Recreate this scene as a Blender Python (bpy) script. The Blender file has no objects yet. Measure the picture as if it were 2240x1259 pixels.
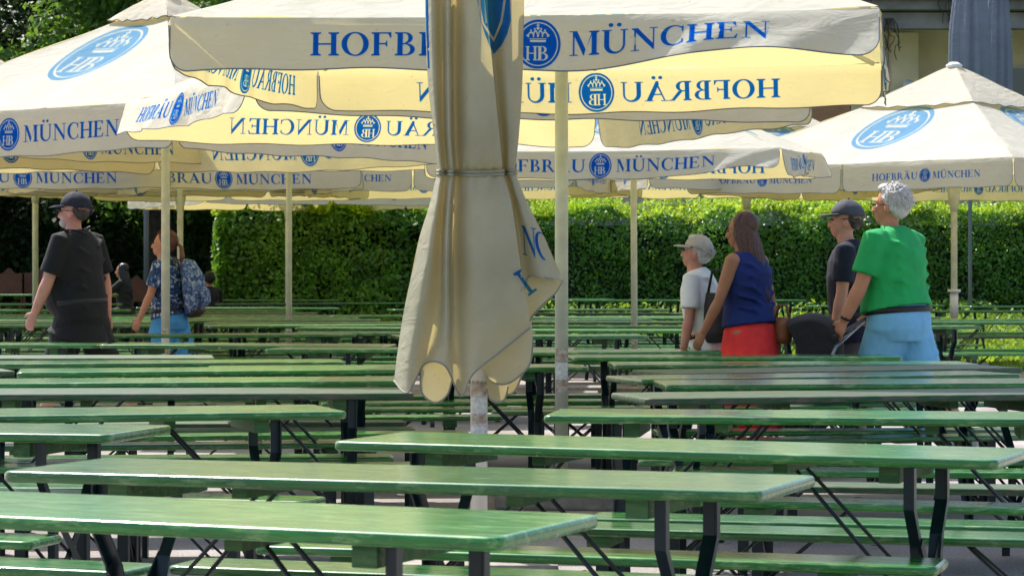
import bpy, bmesh, math, random
import numpy as np
from mathutils import Vector, Matrix, noise
from mathutils.geometry import tessellate_polygon
R = math.radians
sin, cos, pi = math.sin, math.cos, math.pi
sc = bpy.context.scene
col = sc.collection
random.seed(7)

# ------------------------------------------------------------ camera, light
EYE = 1.30          # eye height; +Y is the view direction
F = 5870.0          # focal length in photograph pixels (2240 wide)
HZ = 592.0          # horizon row in the photograph
cam = bpy.data.cameras.new('camera')
cam.sensor_width = 36.0
cam.lens = 36.0*F/2240
cam.shift_y = -(1259/2-HZ)/2240
cam.clip_end = 600
cam.clip_start = .1
cam.dof.use_dof = True
cam.dof.focus_distance = 13.5
cam.dof.aperture_fstop = 14
co = bpy.data.objects.new('camera', cam); col.objects.link(co)
co.location = (0, 0, EYE); co.rotation_euler = (R(90), 0, 0)
sc.camera = co

SUN_AZ, SUN_EL = R(-38), R(54)       # azimuth from +Y, negative = to the left
sd = Vector((sin(SUN_AZ)*cos(SUN_EL), cos(SUN_AZ)*cos(SUN_EL), sin(SUN_EL)))
w = bpy.data.worlds.new('World'); sc.world = w; w.use_nodes = True
nt = w.node_tree
sky = nt.nodes.new('ShaderNodeTexSky'); sky.sky_type = 'NISHITA'; sky.sun_disc = False
sky.sun_elevation = SUN_EL; sky.sun_rotation = SUN_AZ
sky.air_density = 1.0; sky.dust_density = 2.5; sky.ozone_density = 1.0
nt.links.new(sky.outputs[0], nt.nodes['Background'].inputs[0])
nt.nodes['Background'].inputs[1].default_value = 0.15
sl = bpy.data.lights.new('sun', 'SUN'); sl.energy = 4.6; sl.angle = R(.5); sl.color = (1, .965, .91)
so = bpy.data.objects.new('sun', sl); col.objects.link(so)
so.rotation_euler = sd.to_track_quat('Z', 'Y').to_euler()
sc.view_settings.view_transform = 'Standard'; sc.view_settings.look = 'None'
sc.view_settings.exposure = 0.72
sc.view_settings.gamma = 1.0
sc.cycles.max_bounces = 8; sc.cycles.transparent_max_bounces = 6
sc.cycles.use_denoising = True

# ------------------------------------------------------------ helpers
def sm(a, b, x):
    t = min(1, max(0, (x-a)/(b-a))); return t*t*(3-2*t)
def gz(x, y):
    """ground height: level terrace, slow rise under the trees on the left, planted bank at the hedge"""
    z = .42*sm(27, 52, y)*sm(-4.4, -7.5, x)
    z = max(z, .50*sm(43.5, 47.5, y))
    return z
def at(px, py, h):
    """world point at height h above ground seen at photograph pixel px, py"""
    lo, hi = 3., 60.
    for _ in range(40):
        Y = (lo+hi)/2; X = (px-1120)/F*Y; g = gz(X, Y)
        if EYE-(py-HZ)/F*Y-h-g > 0: lo = Y
        else: hi = Y
    return Vector((X, Y, g))
def xa(px, Y): return (px-1120)/F*Y

def obj(name, me, mats=None, parent=None, smooth=False):
    if isinstance(me, bmesh.types.BMesh):
        m = bpy.data.meshes.new(name); me.to_mesh(m); me.free(); me = m
    o = bpy.data.objects.new(name, me); col.objects.link(o)
    if mats is not None:
        for m in (mats if isinstance(mats, (list, tuple)) else [mats]): me.materials.append(m)
    if parent: o.parent = parent
    if smooth:
        for p in me.polygons: p.use_smooth = True
    return o
def meshof(name, v, f, smooth=False):
    m = bpy.data.meshes.new(name); m.from_pydata([tuple(x) for x in v], [], f); m.update()
    if smooth:
        for p in m.polygons: p.use_smooth = True
    return m
def tag(o, label=None, cat=None, group=None, kind=None):
    if label: o['label'] = label
    if cat: o['category'] = cat
    if group: o['group'] = group
    if kind: o['kind'] = kind
    return o
def empty(name, loc=(0, 0, 0), rz=0):
    o = bpy.data.objects.new(name, None); col.objects.link(o)
    o.location = loc; o.rotation_euler = (0, 0, rz); o.empty_display_size = .1
    return o
KIDS = {}
def kids(o):
    return [c for c in bpy.data.objects if c.parent == o]
def copy_tree(o, parent=None, tree=None):
    c = o.copy(); col.objects.link(c); c.parent = parent
    for ch in (tree or kids(o)):
        k = ch.copy(); col.objects.link(k); k.parent = c
    return c
def box(bm, x0, y0, z0, x1, y1, z1, bev=0, mat=0, M=None):
    r = bmesh.ops.create_cube(bm, size=1)
    vs = r['verts']
    for v in vs:
        v.co = Vector(((x0+x1)/2+v.co.x*(x1-x0), (y0+y1)/2+v.co.y*(y1-y0), (z0+z1)/2+v.co.z*(z1-z0)))
    fs = set(f for v in vs for f in v.link_faces)
    for f in fs: f.material_index = mat
    if bev:
        es = list(set(e for v in vs for e in v.link_edges))
        r2 = bmesh.ops.bevel(bm, geom=es, offset=bev, segments=2, affect='EDGES', profile=.6)
        vs = r2['verts']
    if M is not None:
        bmesh.ops.transform(bm, matrix=M, verts=vs)
    return vs
def bar(bm, p, q, wx, wy, up=Vector((0, 0, 1)), mat=0):
    """rectangular bar from p to q; wx across 'up', wy along it"""
    p = Vector(p); q = Vector(q); d = (q-p); L = d.length; d.normalize()
    s = d.cross(up)
    if s.length < 1e-4: s = d.cross(Vector((0, 1, 0)))
    s.normalize(); t = s.cross(d)
    vs = []
    for k in (p, q):
        for a, b in ((-1, -1), (1, -1), (1, 1), (-1, 1)):
            vs.append(bm.verts.new(k+s*a*wx/2+t*b*wy/2))
    for f in ((3, 2, 1, 0), (4, 5, 6, 7), (0, 1, 5, 4), (1, 2, 6, 5), (2, 3, 7, 6), (3, 0, 4, 7)):
        fc = bm.faces.new([vs[i] for i in f]); fc.material_index = mat
def tube(bm, pts, rad, n=10, cap=True, mat=0, ref=None):
    """tube through pts; rad: number, list of numbers, or list of (rx, ry)"""
    pts = [Vector(p) for p in pts]
    if not isinstance(rad, (list, tuple)): rad = [rad]*len(pts)
    rings = []
    ref = Vector(ref) if ref else None
    s = None
    for i, p in enumerate(pts):
        d = (pts[min(i+1, len(pts)-1)]-pts[max(i-1, 0)]).normalized()
        if ref is not None: s0 = ref - d*ref.dot(d)
        elif s is None:
            s0 = Vector((1, 0, 0)) if abs(d.x) < .9 else Vector((0, 1, 0)); s0 = s0-d*s0.dot(d)
        else: s0 = s-d*s.dot(d)
        s = s0.normalized(); t = d.cross(s)
        r = rad[i]; rx, ry = r if isinstance(r, (list, tuple)) else (r, r)
        rings.append([bm.verts.new(p+s*rx*cos(2*pi*k/n)+t*ry*sin(2*pi*k/n)) for k in range(n)])
    for a, b in zip(rings, rings[1:]):
        for k in range(n):
            f = bm.faces.new((a[k], a[(k+1) % n], b[(k+1) % n], b[k])); f.smooth = True; f.material_index = mat
    if cap:
        f = bm.faces.new(rings[0][::-1]); f.material_index = mat
        f = bm.faces.new(rings[-1]); f.material_index = mat
def ball(bm, c, r, u=14, v=10, mat=0, M=None):
    rr = r if isinstance(r, (list, tuple)) else (r, r, r)
    m = Matrix.Translation(Vector(c))
    if M is not None: m = m @ M
    m = m @ Matrix.Diagonal((*rr, 1))
    q = bmesh.ops.create_uvsphere(bm, u_segments=u, v_segments=v, radius=1, matrix=m)
    for f in set(f for x in q['verts'] for f in x.link_faces): f.smooth = True; f.material_index = mat

# ------------------------------------------------------------ materials
MATS = {}
def mat(name, base=(.5, .5, .5), rough=.6, metal=0., var=0., vscale=6., bump=0., bscale=40., spec=.5, coat=0., stretch=None, tint=None, island=0.):
    m = bpy.data.materials.new(name); m.use_nodes = True; t = m.node_tree; n = t.nodes; L = t.links
    b = n['Principled BSDF']
    b.inputs['Roughness'].default_value = rough; b.inputs['Metallic'].default_value = metal
    b.inputs['Specular IOR Level'].default_value = spec
    b.inputs['Coat Weight'].default_value = coat; b.inputs['Coat Roughness'].default_value = .12
    b.inputs['Base Color'].default_value = (*base, 1)
    tc = n.new('ShaderNodeTexCoord'); src = tc.outputs['Object']
    if stretch:
        mp = n.new('ShaderNodeMapping'); mp.inputs['Scale'].default_value = stretch; L.new(src, mp.inputs[0]); src = mp.outputs[0]
    if var or tint:
        no = n.new('ShaderNodeTexNoise'); no.inputs['Scale'].default_value = vscale; no.inputs['Detail'].default_value = 6
        L.new(src, no.inputs['Vector'])
        cr = n.new('ShaderNodeValToRGB'); e = cr.color_ramp.elements
        e[0].position = .32; e[1].position = .68
        c2 = tint or tuple(min(1, c*(1+var)) for c in base)
        e[0].color = (*[c*(1-var) for c in base], 1); e[1].color = (*c2, 1)
        L.new(no.outputs['Fac'], cr.inputs[0]); out = cr.outputs[0]
        if island:
            g = n.new('ShaderNodeNewGeometry'); hs = n.new('ShaderNodeHueSaturation')
            mr = n.new('ShaderNodeMapRange'); mr.inputs[3].default_value = 1-island; mr.inputs[4].default_value = 1+island
            L.new(g.outputs['Random Per Island'], mr.inputs[0]); L.new(mr.outputs[0], hs.inputs['Value'])
            L.new(out, hs.inputs['Color']); out = hs.outputs[0]
        L.new(out, b.inputs['Base Color'])
    if bump:
        n2 = n.new('ShaderNodeTexNoise'); n2.inputs['Scale'].default_value = bscale; n2.inputs['Detail'].default_value = 8
        L.new(src, n2.inputs['Vector'])
        bp = n.new('ShaderNodeBump'); bp.inputs['Strength'].default_value = bump; bp.inputs['Distance'].default_value = .01
        L.new(n2.outputs['Fac'], bp.inputs['Height']); L.new(bp.outputs[0], b.inputs['Normal'])
    MATS[name] = m
    return m

def cloth_mat(name, face, through, mix=.42, dirt=.13, bump=.35):
    m = bpy.data.materials.new(name); m.use_nodes = True; t = m.node_tree; n = t.nodes; L = t.links
    n.remove(n['Principled BSDF'])
    tc = n.new('ShaderNodeTexCoord')
    no = n.new('ShaderNodeTexNoise'); no.inputs['Scale'].default_value = 2.3; no.inputs['Detail'].default_value = 7; no.inputs['Roughness'].default_value = .62
    L.new(tc.outputs['Object'], no.inputs['Vector'])
    cr = n.new('ShaderNodeValToRGB'); e = cr.color_ramp.elements
    e[0].position = .28; e[0].color = (*[c*(1-dirt) for c in face], 1); e[1].position = .62; e[1].color = (*face, 1)
    L.new(no.outputs['Fac'], cr.inputs[0])
    # small specks of dirt
    ns = n.new('ShaderNodeTexNoise'); ns.inputs['Scale'].default_value = 38; ns.inputs['Detail'].default_value = 3
    L.new(tc.outputs['Object'], ns.inputs['Vector'])
    cs = n.new('ShaderNodeValToRGB'); cs.color_ramp.elements[0].position = .25; cs.color_ramp.elements[0].color = (.55, .5, .42, 1)
    cs.color_ramp.elements[1].position = .33; cs.color_ramp.elements[1].color = (1, 1, 1, 1)
    L.new(ns.outputs['Fac'], cs.inputs[0])
    mm = n.new('ShaderNodeMix'); mm.data_type = 'RGBA'; mm.blend_type = 'MULTIPLY'; mm.inputs[0].default_value = .6 if dirt > .1 else 0
    L.new(cr.outputs[0], mm.inputs[6]); L.new(cs.outputs[0], mm.inputs[7])
    d = n.new('ShaderNodeBsdfDiffuse'); tr = n.new('ShaderNodeBsdfTranslucent'); tr.inputs[0].default_value = (*through, 1)
    L.new(mm.outputs[2], d.inputs[0])
    mx = n.new('ShaderNodeMixShader'); mx.inputs[0].default_value = mix
    # broad creases and weave
    mp = n.new('ShaderNodeMapping'); mp.inputs['Scale'].default_value = (1.2, 1.2, 3.0); L.new(tc.outputs['Object'], mp.inputs[0])
    n2 = n.new('ShaderNodeTexNoise'); n2.inputs['Scale'].default_value = 3.2; n2.inputs['Detail'].default_value = 4; n2.inputs['Distortion'].default_value = 1.2
    L.new(mp.outputs[0], n2.inputs['Vector'])
    bp = n.new('ShaderNodeBump'); bp.inputs['Strength'].default_value = bump; bp.inputs['Distance'].default_value = .05
    L.new(n2.outputs['Fac'], bp.inputs['Height'])
    L.new(bp.outputs[0], d.inputs['Normal'])
    L.new(d.outputs[0], mx.inputs[1]); L.new(tr.outputs[0], mx.inputs[2])
    L.new(mx.outputs[0], n['Material Output'].inputs[0])
    return m
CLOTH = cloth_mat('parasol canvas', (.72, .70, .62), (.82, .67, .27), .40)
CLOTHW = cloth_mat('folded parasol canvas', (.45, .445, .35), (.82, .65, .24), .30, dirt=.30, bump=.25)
GREYCLOTH = cloth_mat('grey canvas', (.27, .30, .37), (.12, .13, .18), .2, dirt=.2)
def ink(name, t):
    """dye that tints the canvas under it, seen and lit from either side"""
    m = bpy.data.materials.new(name); m.use_nodes = True; n = m.node_tree.nodes; n.remove(n['Principled BSDF'])
    tr = n.new('ShaderNodeBsdfTransparent'); tr.inputs[0].default_value = (*t, 1)
    m.node_tree.links.new(tr.outputs[0], n['Material Output'].inputs[0]); return m
PBLUE = ink('blue dye', (.06, .37, 1.0)); PBLUEF = ink('faded blue dye', (.50, .73, .97))
PIPE = mat('hem piping', (.17, .18, .18), .8)
PIPEL = mat('pale hem piping', (.27, .26, .22), .8)
POLE = mat('cream painted pole', (.60, .60, .45), .38, var=.12, vscale=9, bump=.08, bscale=30)
POLEW = mat('white painted pole', (.66, .66, .62), .35, var=.08, vscale=9)
CONC = mat('concrete', (.30, .27, .23), .9, var=.25, vscale=12, bump=.5, bscale=60)

def green_mat(name, g1, g2, worn, wear_sheen_lo, wear_sheen_hi, rough=.2):
    m = bpy.data.materials.new(name); m.use_nodes = True; t = m.node_tree; n = t.nodes; L = t.links
    b = n['Principled BSDF']
    tc = n.new('ShaderNodeTexCoord'); oi = n.new('ShaderNodeObjectInfo')
    ad = n.new('ShaderNodeVectorMath'); ad.operation = 'ADD'
    cb = n.new('ShaderNodeCombineXYZ'); mu = n.new('ShaderNodeMath'); mu.operation = 'MULTIPLY'; mu.inputs[1].default_value = 37
    L.new(oi.outputs['Random'], mu.inputs[0]); L.new(mu.outputs[0], cb.inputs[0]); L.new(mu.outputs[0], cb.inputs[2])
    L.new(tc.outputs['Object'], ad.inputs[0]); L.new(cb.outputs[0], ad.inputs[1])
    mp = n.new('ShaderNodeMapping'); mp.inputs['Scale'].default_value = (1.3, 16, 16); L.new(ad.outputs[0], mp.inputs[0])
    gr = n.new('ShaderNodeTexNoise'); gr.inputs['Scale'].default_value = 3; gr.inputs['Detail'].default_value = 8; gr.inputs['Roughness'].default_value = .65
    L.new(mp.outputs[0], gr.inputs['Vector'])
    c1 = n.new('ShaderNodeValToRGB'); e = c1.color_ramp.elements; e[0].position = .36; e[1].position = .62; e[0].color = (*g1, 1); e[1].color = (*g2, 1)
    L.new(gr.outputs['Fac'], c1.inputs[0])
    mp2 = n.new('ShaderNodeMapping'); mp2.inputs['Scale'].default_value = (2.2, 9, 9); L.new(ad.outputs[0], mp2.inputs[0])
    wr = n.new('ShaderNodeTexNoise'); wr.inputs['Scale'].default_value = 4; wr.inputs['Detail'].default_value = 10; wr.inputs['Roughness'].default_value = .7
    L.new(mp2.outputs[0], wr.inputs['Vector'])
    c2 = n.new('ShaderNodeValToRGB'); e = c2.color_ramp.elements; e[0].position = wear_sheen_lo; e[1].position = wear_sheen_hi; e[0].color = (0, 0, 0, 1); e[1].color = (1, 1, 1, 1)
    L.new(wr.outputs['Fac'], c2.inputs[0])
    mx = n.new('ShaderNodeMix'); mx.data_type = 'RGBA'; L.new(c2.outputs[0], mx.inputs[0]); L.new(c1.outputs[0], mx.inputs[6]); mx.inputs[7].default_value = (*worn, 1)
    hs = n.new('ShaderNodeHueSaturation'); mr = n.new('ShaderNodeMapRange'); mr.inputs[3].default_value = .75; mr.inputs[4].default_value = 1.3
    L.new(oi.outputs['Random'], mr.inputs[0]); L.new(mr.outputs[0], hs.inputs['Value']); L.new(mx.outputs[2], hs.inputs['Color'])
    sp = n.new('ShaderNodeSeparateXYZ'); L.new(tc.outputs['Object'], sp.inputs[0])
    md = n.new('ShaderNodeMath'); md.operation = 'PINGPONG'; md.inputs[1].default_value = .0715; L.new(sp.outputs[1], md.inputs[0])
    ln = n.new('ShaderNodeMapRange'); ln.inputs[1].default_value = .0700; ln.inputs[2].default_value = .0712; L.new(md.outputs[0], ln.inputs[0])
    ch = n.new('ShaderNodeTexNoise'); ch.inputs['Scale'].default_value = 26; ch.inputs['Detail'].default_value = 5; ch.inputs['Roughness'].default_value = .7
    mp3 = n.new('ShaderNodeMapping'); mp3.inputs['Scale'].default_value = (.35, 1, 1); L.new(ad.outputs[0], mp3.inputs[0]); L.new(mp3.outputs[0], ch.inputs['Vector'])
    cc = n.new('ShaderNodeMapRange'); cc.inputs[1].default_value = .685; cc.inputs[2].default_value = .71; L.new(ch.outputs['Fac'], cc.inputs[0])
    m3 = n.new('ShaderNodeMix'); m3.data_type = 'RGBA'; L.new(cc.outputs[0], m3.inputs[0]); L.new(hs.outputs[0], m3.inputs[6]); m3.inputs[7].default_value = (.42, .46, .36, 1)
    m4 = n.new('ShaderNodeMix'); m4.data_type = 'RGBA'; m4.blend_type = 'MULTIPLY'; lf = n.new('ShaderNodeMath'); lf.operation = 'MULTIPLY'; lf.inputs[1].default_value = .7; L.new(ln.outputs[0], lf.inputs[0]); L.new(lf.outputs[0], m4.inputs[0]); L.new(m3.outputs[2], m4.inputs[6]); m4.inputs[7].default_value = (.15, .2, .15, 1)
    L.new(m4.outputs[2], b.inputs['Base Color'])
    rr = n.new('ShaderNodeMapRange'); rr.inputs[3].default_value = rough; rr.inputs[4].default_value = rough+.28
    L.new(gr.outputs['Fac'], rr.inputs[0]); L.new(rr.outputs[0], b.inputs['Roughness'])
    bp = n.new('ShaderNodeBump'); bp.inputs['Strength'].default_value = .06; bp.inputs['Distance'].default_value = .003
    b.inputs['Coat Weight'].default_value = .55 if rough < .2 else 0; b.inputs['Specular IOR Level'].default_value = .5 if rough < .2 else .2; b.inputs['Coat Roughness'].default_value = .13
    L.new(gr.outputs['Fac'], bp.inputs['Height']); L.new(bp.outputs[0], b.inputs['Normal'])
    return m
GREEN = green_mat('green painted boards', (.003, .085, .008), (.018, .180, .017), (.22, .37, .13), .52, .72, .12)  # pale yellow-green patches: wear that also imitates canopy reflections
WORN = green_mat('weathered green boards', (.022, .085, .035), (.06, .12, .06), (.14, .125, .10), .46, .60, .42)
BATT = green_mat('green painted batten', (.018, .085, .025), (.07, .14, .055), (.20, .20, .13), .55, .72, .4)
STEEL = mat('dark green steel', (.003, .015, .020), .35, metal=.1, var=.3, vscale=20)
ROD = mat('dark steel rod', (.012, .022, .024), .4, metal=.3)
RUST = mat('torn rusty sticker', (.46, .26, .14), .8, var=.4, vscale=35, tint=(.62, .58, .50))
PAPER = mat('white paper sticker', (.6, .6, .57), .7, var=.2, vscale=50)

# ------------------------------------------------------------ print: letters and crest
def rect(x0, y0, x1, y1): return [(x0, y0), (x1, y0), (x1, y1), (x0, y1)]
def circ(cx, cy, r, ry=None, n=14): return [(cx+r*cos(2*pi*k/n), cy+(ry or r)*sin(2*pi*k/n)) for k in range(n)]
def stem(x, w_, sl=.09, sr=.09, t=.045):
    y = [(x-sl, 0), (x+w_+sr, 0), (x+w_+sr, t), (x+w_, t+.05), (x+w_, .95-t), (x+w_+sr, 1-t), (x+w_+sr, 1), (x-sl, 1), (x-sl, 1-t), (x, .95-t), (x, t+.05), (x-sl, t)]
    return y
def arc(cx, cy, rx, ry, ix, iy, a0, a1, n=14, icx=None):
    icx = cx if icx is None else icx
    out = []
    for k in range(n):
        A, B = R(a0+(a1-a0)*k/n), R(a0+(a1-a0)*(k+1)/n)
        out.append([(cx+rx*cos(A), cy+ry*sin(A)), (cx+rx*cos(B), cy+ry*sin(B)), (icx+ix*cos(B), cy+iy*sin(B)), (icx+ix*cos(A), cy+iy*sin(A))])
    return out
GL = {}
GL['H'] = ([[stem(.08, .18)], [stem(.68, .18)], [rect(.24, .465, .70, .535)]], .95)
GL['O'] = ([arc(.47, .5, .46, .52, .27, .46, 0, 360, 26)], .95)
ft = [[(.24, 1), (.66, 1), (.66, .76), (.63, .76), (.55, .94), (.24, .94)]]
fm = [[(.24, .54), (.46, .54), (.50, .63), (.53, .63), (.53, .38), (.50, .38), (.46, .48), (.24, .48)]]
GL['F'] = ([[stem(.08, .18, sr=.02)], ft, fm], .72)
GL['E'] = ([[stem(.08, .18, sr=.0)], ft, fm, [[(.24, 0), (.68, 0), (.73, .26), (.70, .26), (.60, .06), (.24, .06)]]], .78)
GL['B'] = ([[stem(.08, .18, sr=0)], arc(.32, .755, .27, .245, .12, .195, -90, 90), [rect(.24, .95, .32, 1)], arc(.34, .265, .33, .265, .17, .21, -90, 90), [rect(.24, 0, .34, .055)], [rect(.24, .475, .34, .53)]], .74)
GL['R'] = ([[stem(.08, .18, sr=.07)], arc(.34, .735, .29, .265, .13, .21, -90, 90), [rect(.24, .945, .34, 1)], [rect(.24, .47, .36, .525)], [[(.36, .47), (.52, .50), (.80, .07), (.93, .03), (.93, 0), (.70, 0)]]], .88)
a_ = [[[(.12, .04), (.18, .04), (.47, .80), (.44, .93)]], [[(.40, 1.02), (.50, 1.02), (.89, .04), (.68, .04), (.38, .86)]], [rect(.0, 0, .30, .04)], [rect(.60, 0, .97, .04)], [rect(.25, .31, .62, .37)]]
GL['Ä'] = (a_+[[circ(.31, 1.20, .085)], [circ(.59, 1.20, .085)]], .95)
u_ = [[rect(.10, .36, .28, .955)], [rect(.76, .36, .84, .955)], arc(.47, .365, .37, .385, .24, .30, 180, 360, 16, icx=.52), [rect(.02, .955, .36, 1)], [rect(.67, .955, .93, 1)]]
GL['U'] = (u_, .94)
GL['Ü'] = (u_+[[circ(.33, 1.20, .085)], [circ(.62, 1.20, .085)]], .94)
GL['M'] = ([[rect(.15, .04, .21, .93)], [[(.12, 1), (.30, 1), (.60, .25), (.545, .0), (.52, .0)]], [[(.545, 0), (.60, .22), (.86, .96), (.84, 1), (.80, .93)]], [stem(.81, .18)], [rect(.03, 0, .33, .04)], [rect(.03, .96, .15, 1)]], 1.08)
GL['N'] = ([[rect(.14, .04, .20, .93)], [[(.05, 1), (.27, 1), (.84, .2), (.84, -.02), (.80, -.02), (.16, .87), (.05, .96)]], [rect(.79, .2, .84, .96)], [rect(.67, .96, .96, 1)], [rect(.02, 0, .32, .04)]], .98)
GL['C'] = ([arc(.47, .5, .46, .52, .31, .465, 48, 312, 20, icx=.51), [[(.74, .70), (.78, .66), (.80, .66), (.80, .99), (.77, .99), (.74, .90)]], [[(.74, .30), (.81, .24), (.79, .05), (.74, .10)]]], .86)
def word(s, x0, x1, y0, cap, mi=0):
    wd = sum(GL[c][1] for c in s)+.07*(len(s)-1); k = (x1-x0)/wd; out = []; x = 0; ly = 1
    for c in s:
        for gi, grp in enumerate(GL[c][0]):
            for p in grp: out.append(([(x0+(x+a)*k, y0+b*cap) for a, b in p], 1+gi, mi))
        x += GL[c][1]+.07
    return out
def crest(cx, cy, w_, h_, blue=0, white=1):
    """oval with a ring, crown and the two letters"""
    o = [([(cx+w_/2*cos(2*pi*k/40), cy+h_/2*sin(2*pi*k/40)) for k in range(40)], 0, blue)]
    for p in arc(0, 0, .445, .448, .418, .424, 0, 360, 40): o.append(([(cx+a*w_, cy+b*h_) for a, b in p], 8, white))
    def add(polys, sx, sy, ox, oy, l0=8):
        for i, grp in enumerate(polys):
            for p in grp: o.append(([(cx+(ox+a*sx)*w_, cy+(oy+b*sy)*h_) for a, b in p], l0+i % 4, white))
    add(GL['H'][0], .27, .29, -.27, -.33); add(GL['B'][0], .36, .29, -.02, -.33, 12)
    cr = [[[(-.17, 0), (.17, 0), (.18, .045), (-.18, .045)]], [[(-.18, .06), (.18, .06), (.19, .075), (-.19, .075)]]]
    for x, ww, hh in ((-.155, .075, .12), (-.055, .06, .15), (.055, .06, .15), (.155, .075, .12)):
        cr.append(arc(x, .10, ww, hh, ww*.62, hh*.72, 0, 180, 8))
    for x, y in ((-.235, .14), (-.155, .24), (-.07, .27), (.07, .27), (.155, .24), (.235, .14)): cr.append([circ(x, y, .022, n=8)])
    cr.append([circ(0, .285, .035, n=8)]); cr.append([rect(-.012, .31, .012, .38)]); cr.append([rect(-.035, .335, .035, .355)])
    add(cr, 1, 1, 0, .04)
    return o
def flat_print(polys, step, vstep=None):
    """merge the shapes, leave out the unprinted ones, cut into strips so that it can bend; returns verts (u, v) and faces"""
    from mathutils.geometry import delaunay_2d_cdt
    V = []; Fi = []
    for pts, ly, mi in polys:
        ar = sum(a[0]*b[1]-b[0]*a[1] for a, b in zip(pts, pts[1:]+pts[:1]))
        if ar < 0: pts = pts[::-1]
        Fi.append(list(range(len(V), len(V)+len(pts)))); V += [Vector((a, b)) for a, b in pts]
    ov, oe, of, _, _, fo = delaunay_2d_cdt(V, [], Fi, 1, 1e-6)
    bm = bmesh.new(); bv = [bm.verts.new((v[0], v[1], 0)) for v in ov]
    for f, og in zip(of, fo):
        if og and not any(polys[k][2] for k in og):
            bm.faces.new([bv[k] for k in f])
    bmesh.ops.delete(bm, geom=[v for v in bm.verts if not v.link_faces], context='VERTS')
    us = [v.co.x for v in bm.verts]; vv = [v.co.y for v in bm.verts]
    u = math.floor(min(us)/step)*step+step/2
    while u < max(us):
        bmesh.ops.bisect_plane(bm, geom=bm.verts[:]+bm.edges[:]+bm.faces[:], plane_co=(u, 0, 0), plane_no=(1, 0, 0)); u += step
    if vstep:
        v = math.floor(min(vv)/vstep)*vstep+vstep/2
        while v < max(vv):
            bmesh.ops.bisect_plane(bm, geom=bm.verts[:]+bm.edges[:]+bm.faces[:], plane_co=(0, v, 0), plane_no=(0, 1, 0)); v += vstep
    bm.verts.index_update(); V = [(v.co.x, v.co.y, 0) for v in bm.verts]; Fc = []
    for f in bm.faces:
        f.normal_update(); ids = [v.index for v in f.verts]
        if f.normal.z < 0: ids = ids[::-1]
        Fc.append((ids, 0))
    bm.free(); return V, Fc
def banner(scale=1.0, wide=1.0):
    return (word('HOFBRÄU', -1.135*wide*scale, -.15*scale, -.06*scale, .12*scale)
            + word('MÜNCHEN', .15*scale, 1.135*wide*scale, -.06*scale, .12*scale) + crest(0, 0, .222*scale, .238*scale))
BAN = flat_print(banner(), .055)
BAN3 = flat_print(banner(1.14), .055)
BAN2 = flat_print(banner(.70, .98), .06)
LOGO = flat_print(crest(0, 0, .62, .80), .09, .09)
GAP = .0005
def put_print(bm, flat, fn, m0, offs=.0025, both=True):
    """fn(u, v) -> (point, normal). lays the print on the outside and, reading through, on the inside"""
    V, Fc = flat
    for side in ((1, -1) if both else (1,)):
        vs = []
        for u, v, l in V:
            p, n_ = fn(u, v); vs.append(bm.verts.new(p+n_*side*(offs+GAP*l)))
        for ids, mi in Fc:
            try:
                f = bm.faces.new([vs[i] for i in (ids if side > 0 else ids[::-1])]); f.material_index = m0+mi; f.smooth = True
            except ValueError: pass

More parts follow.
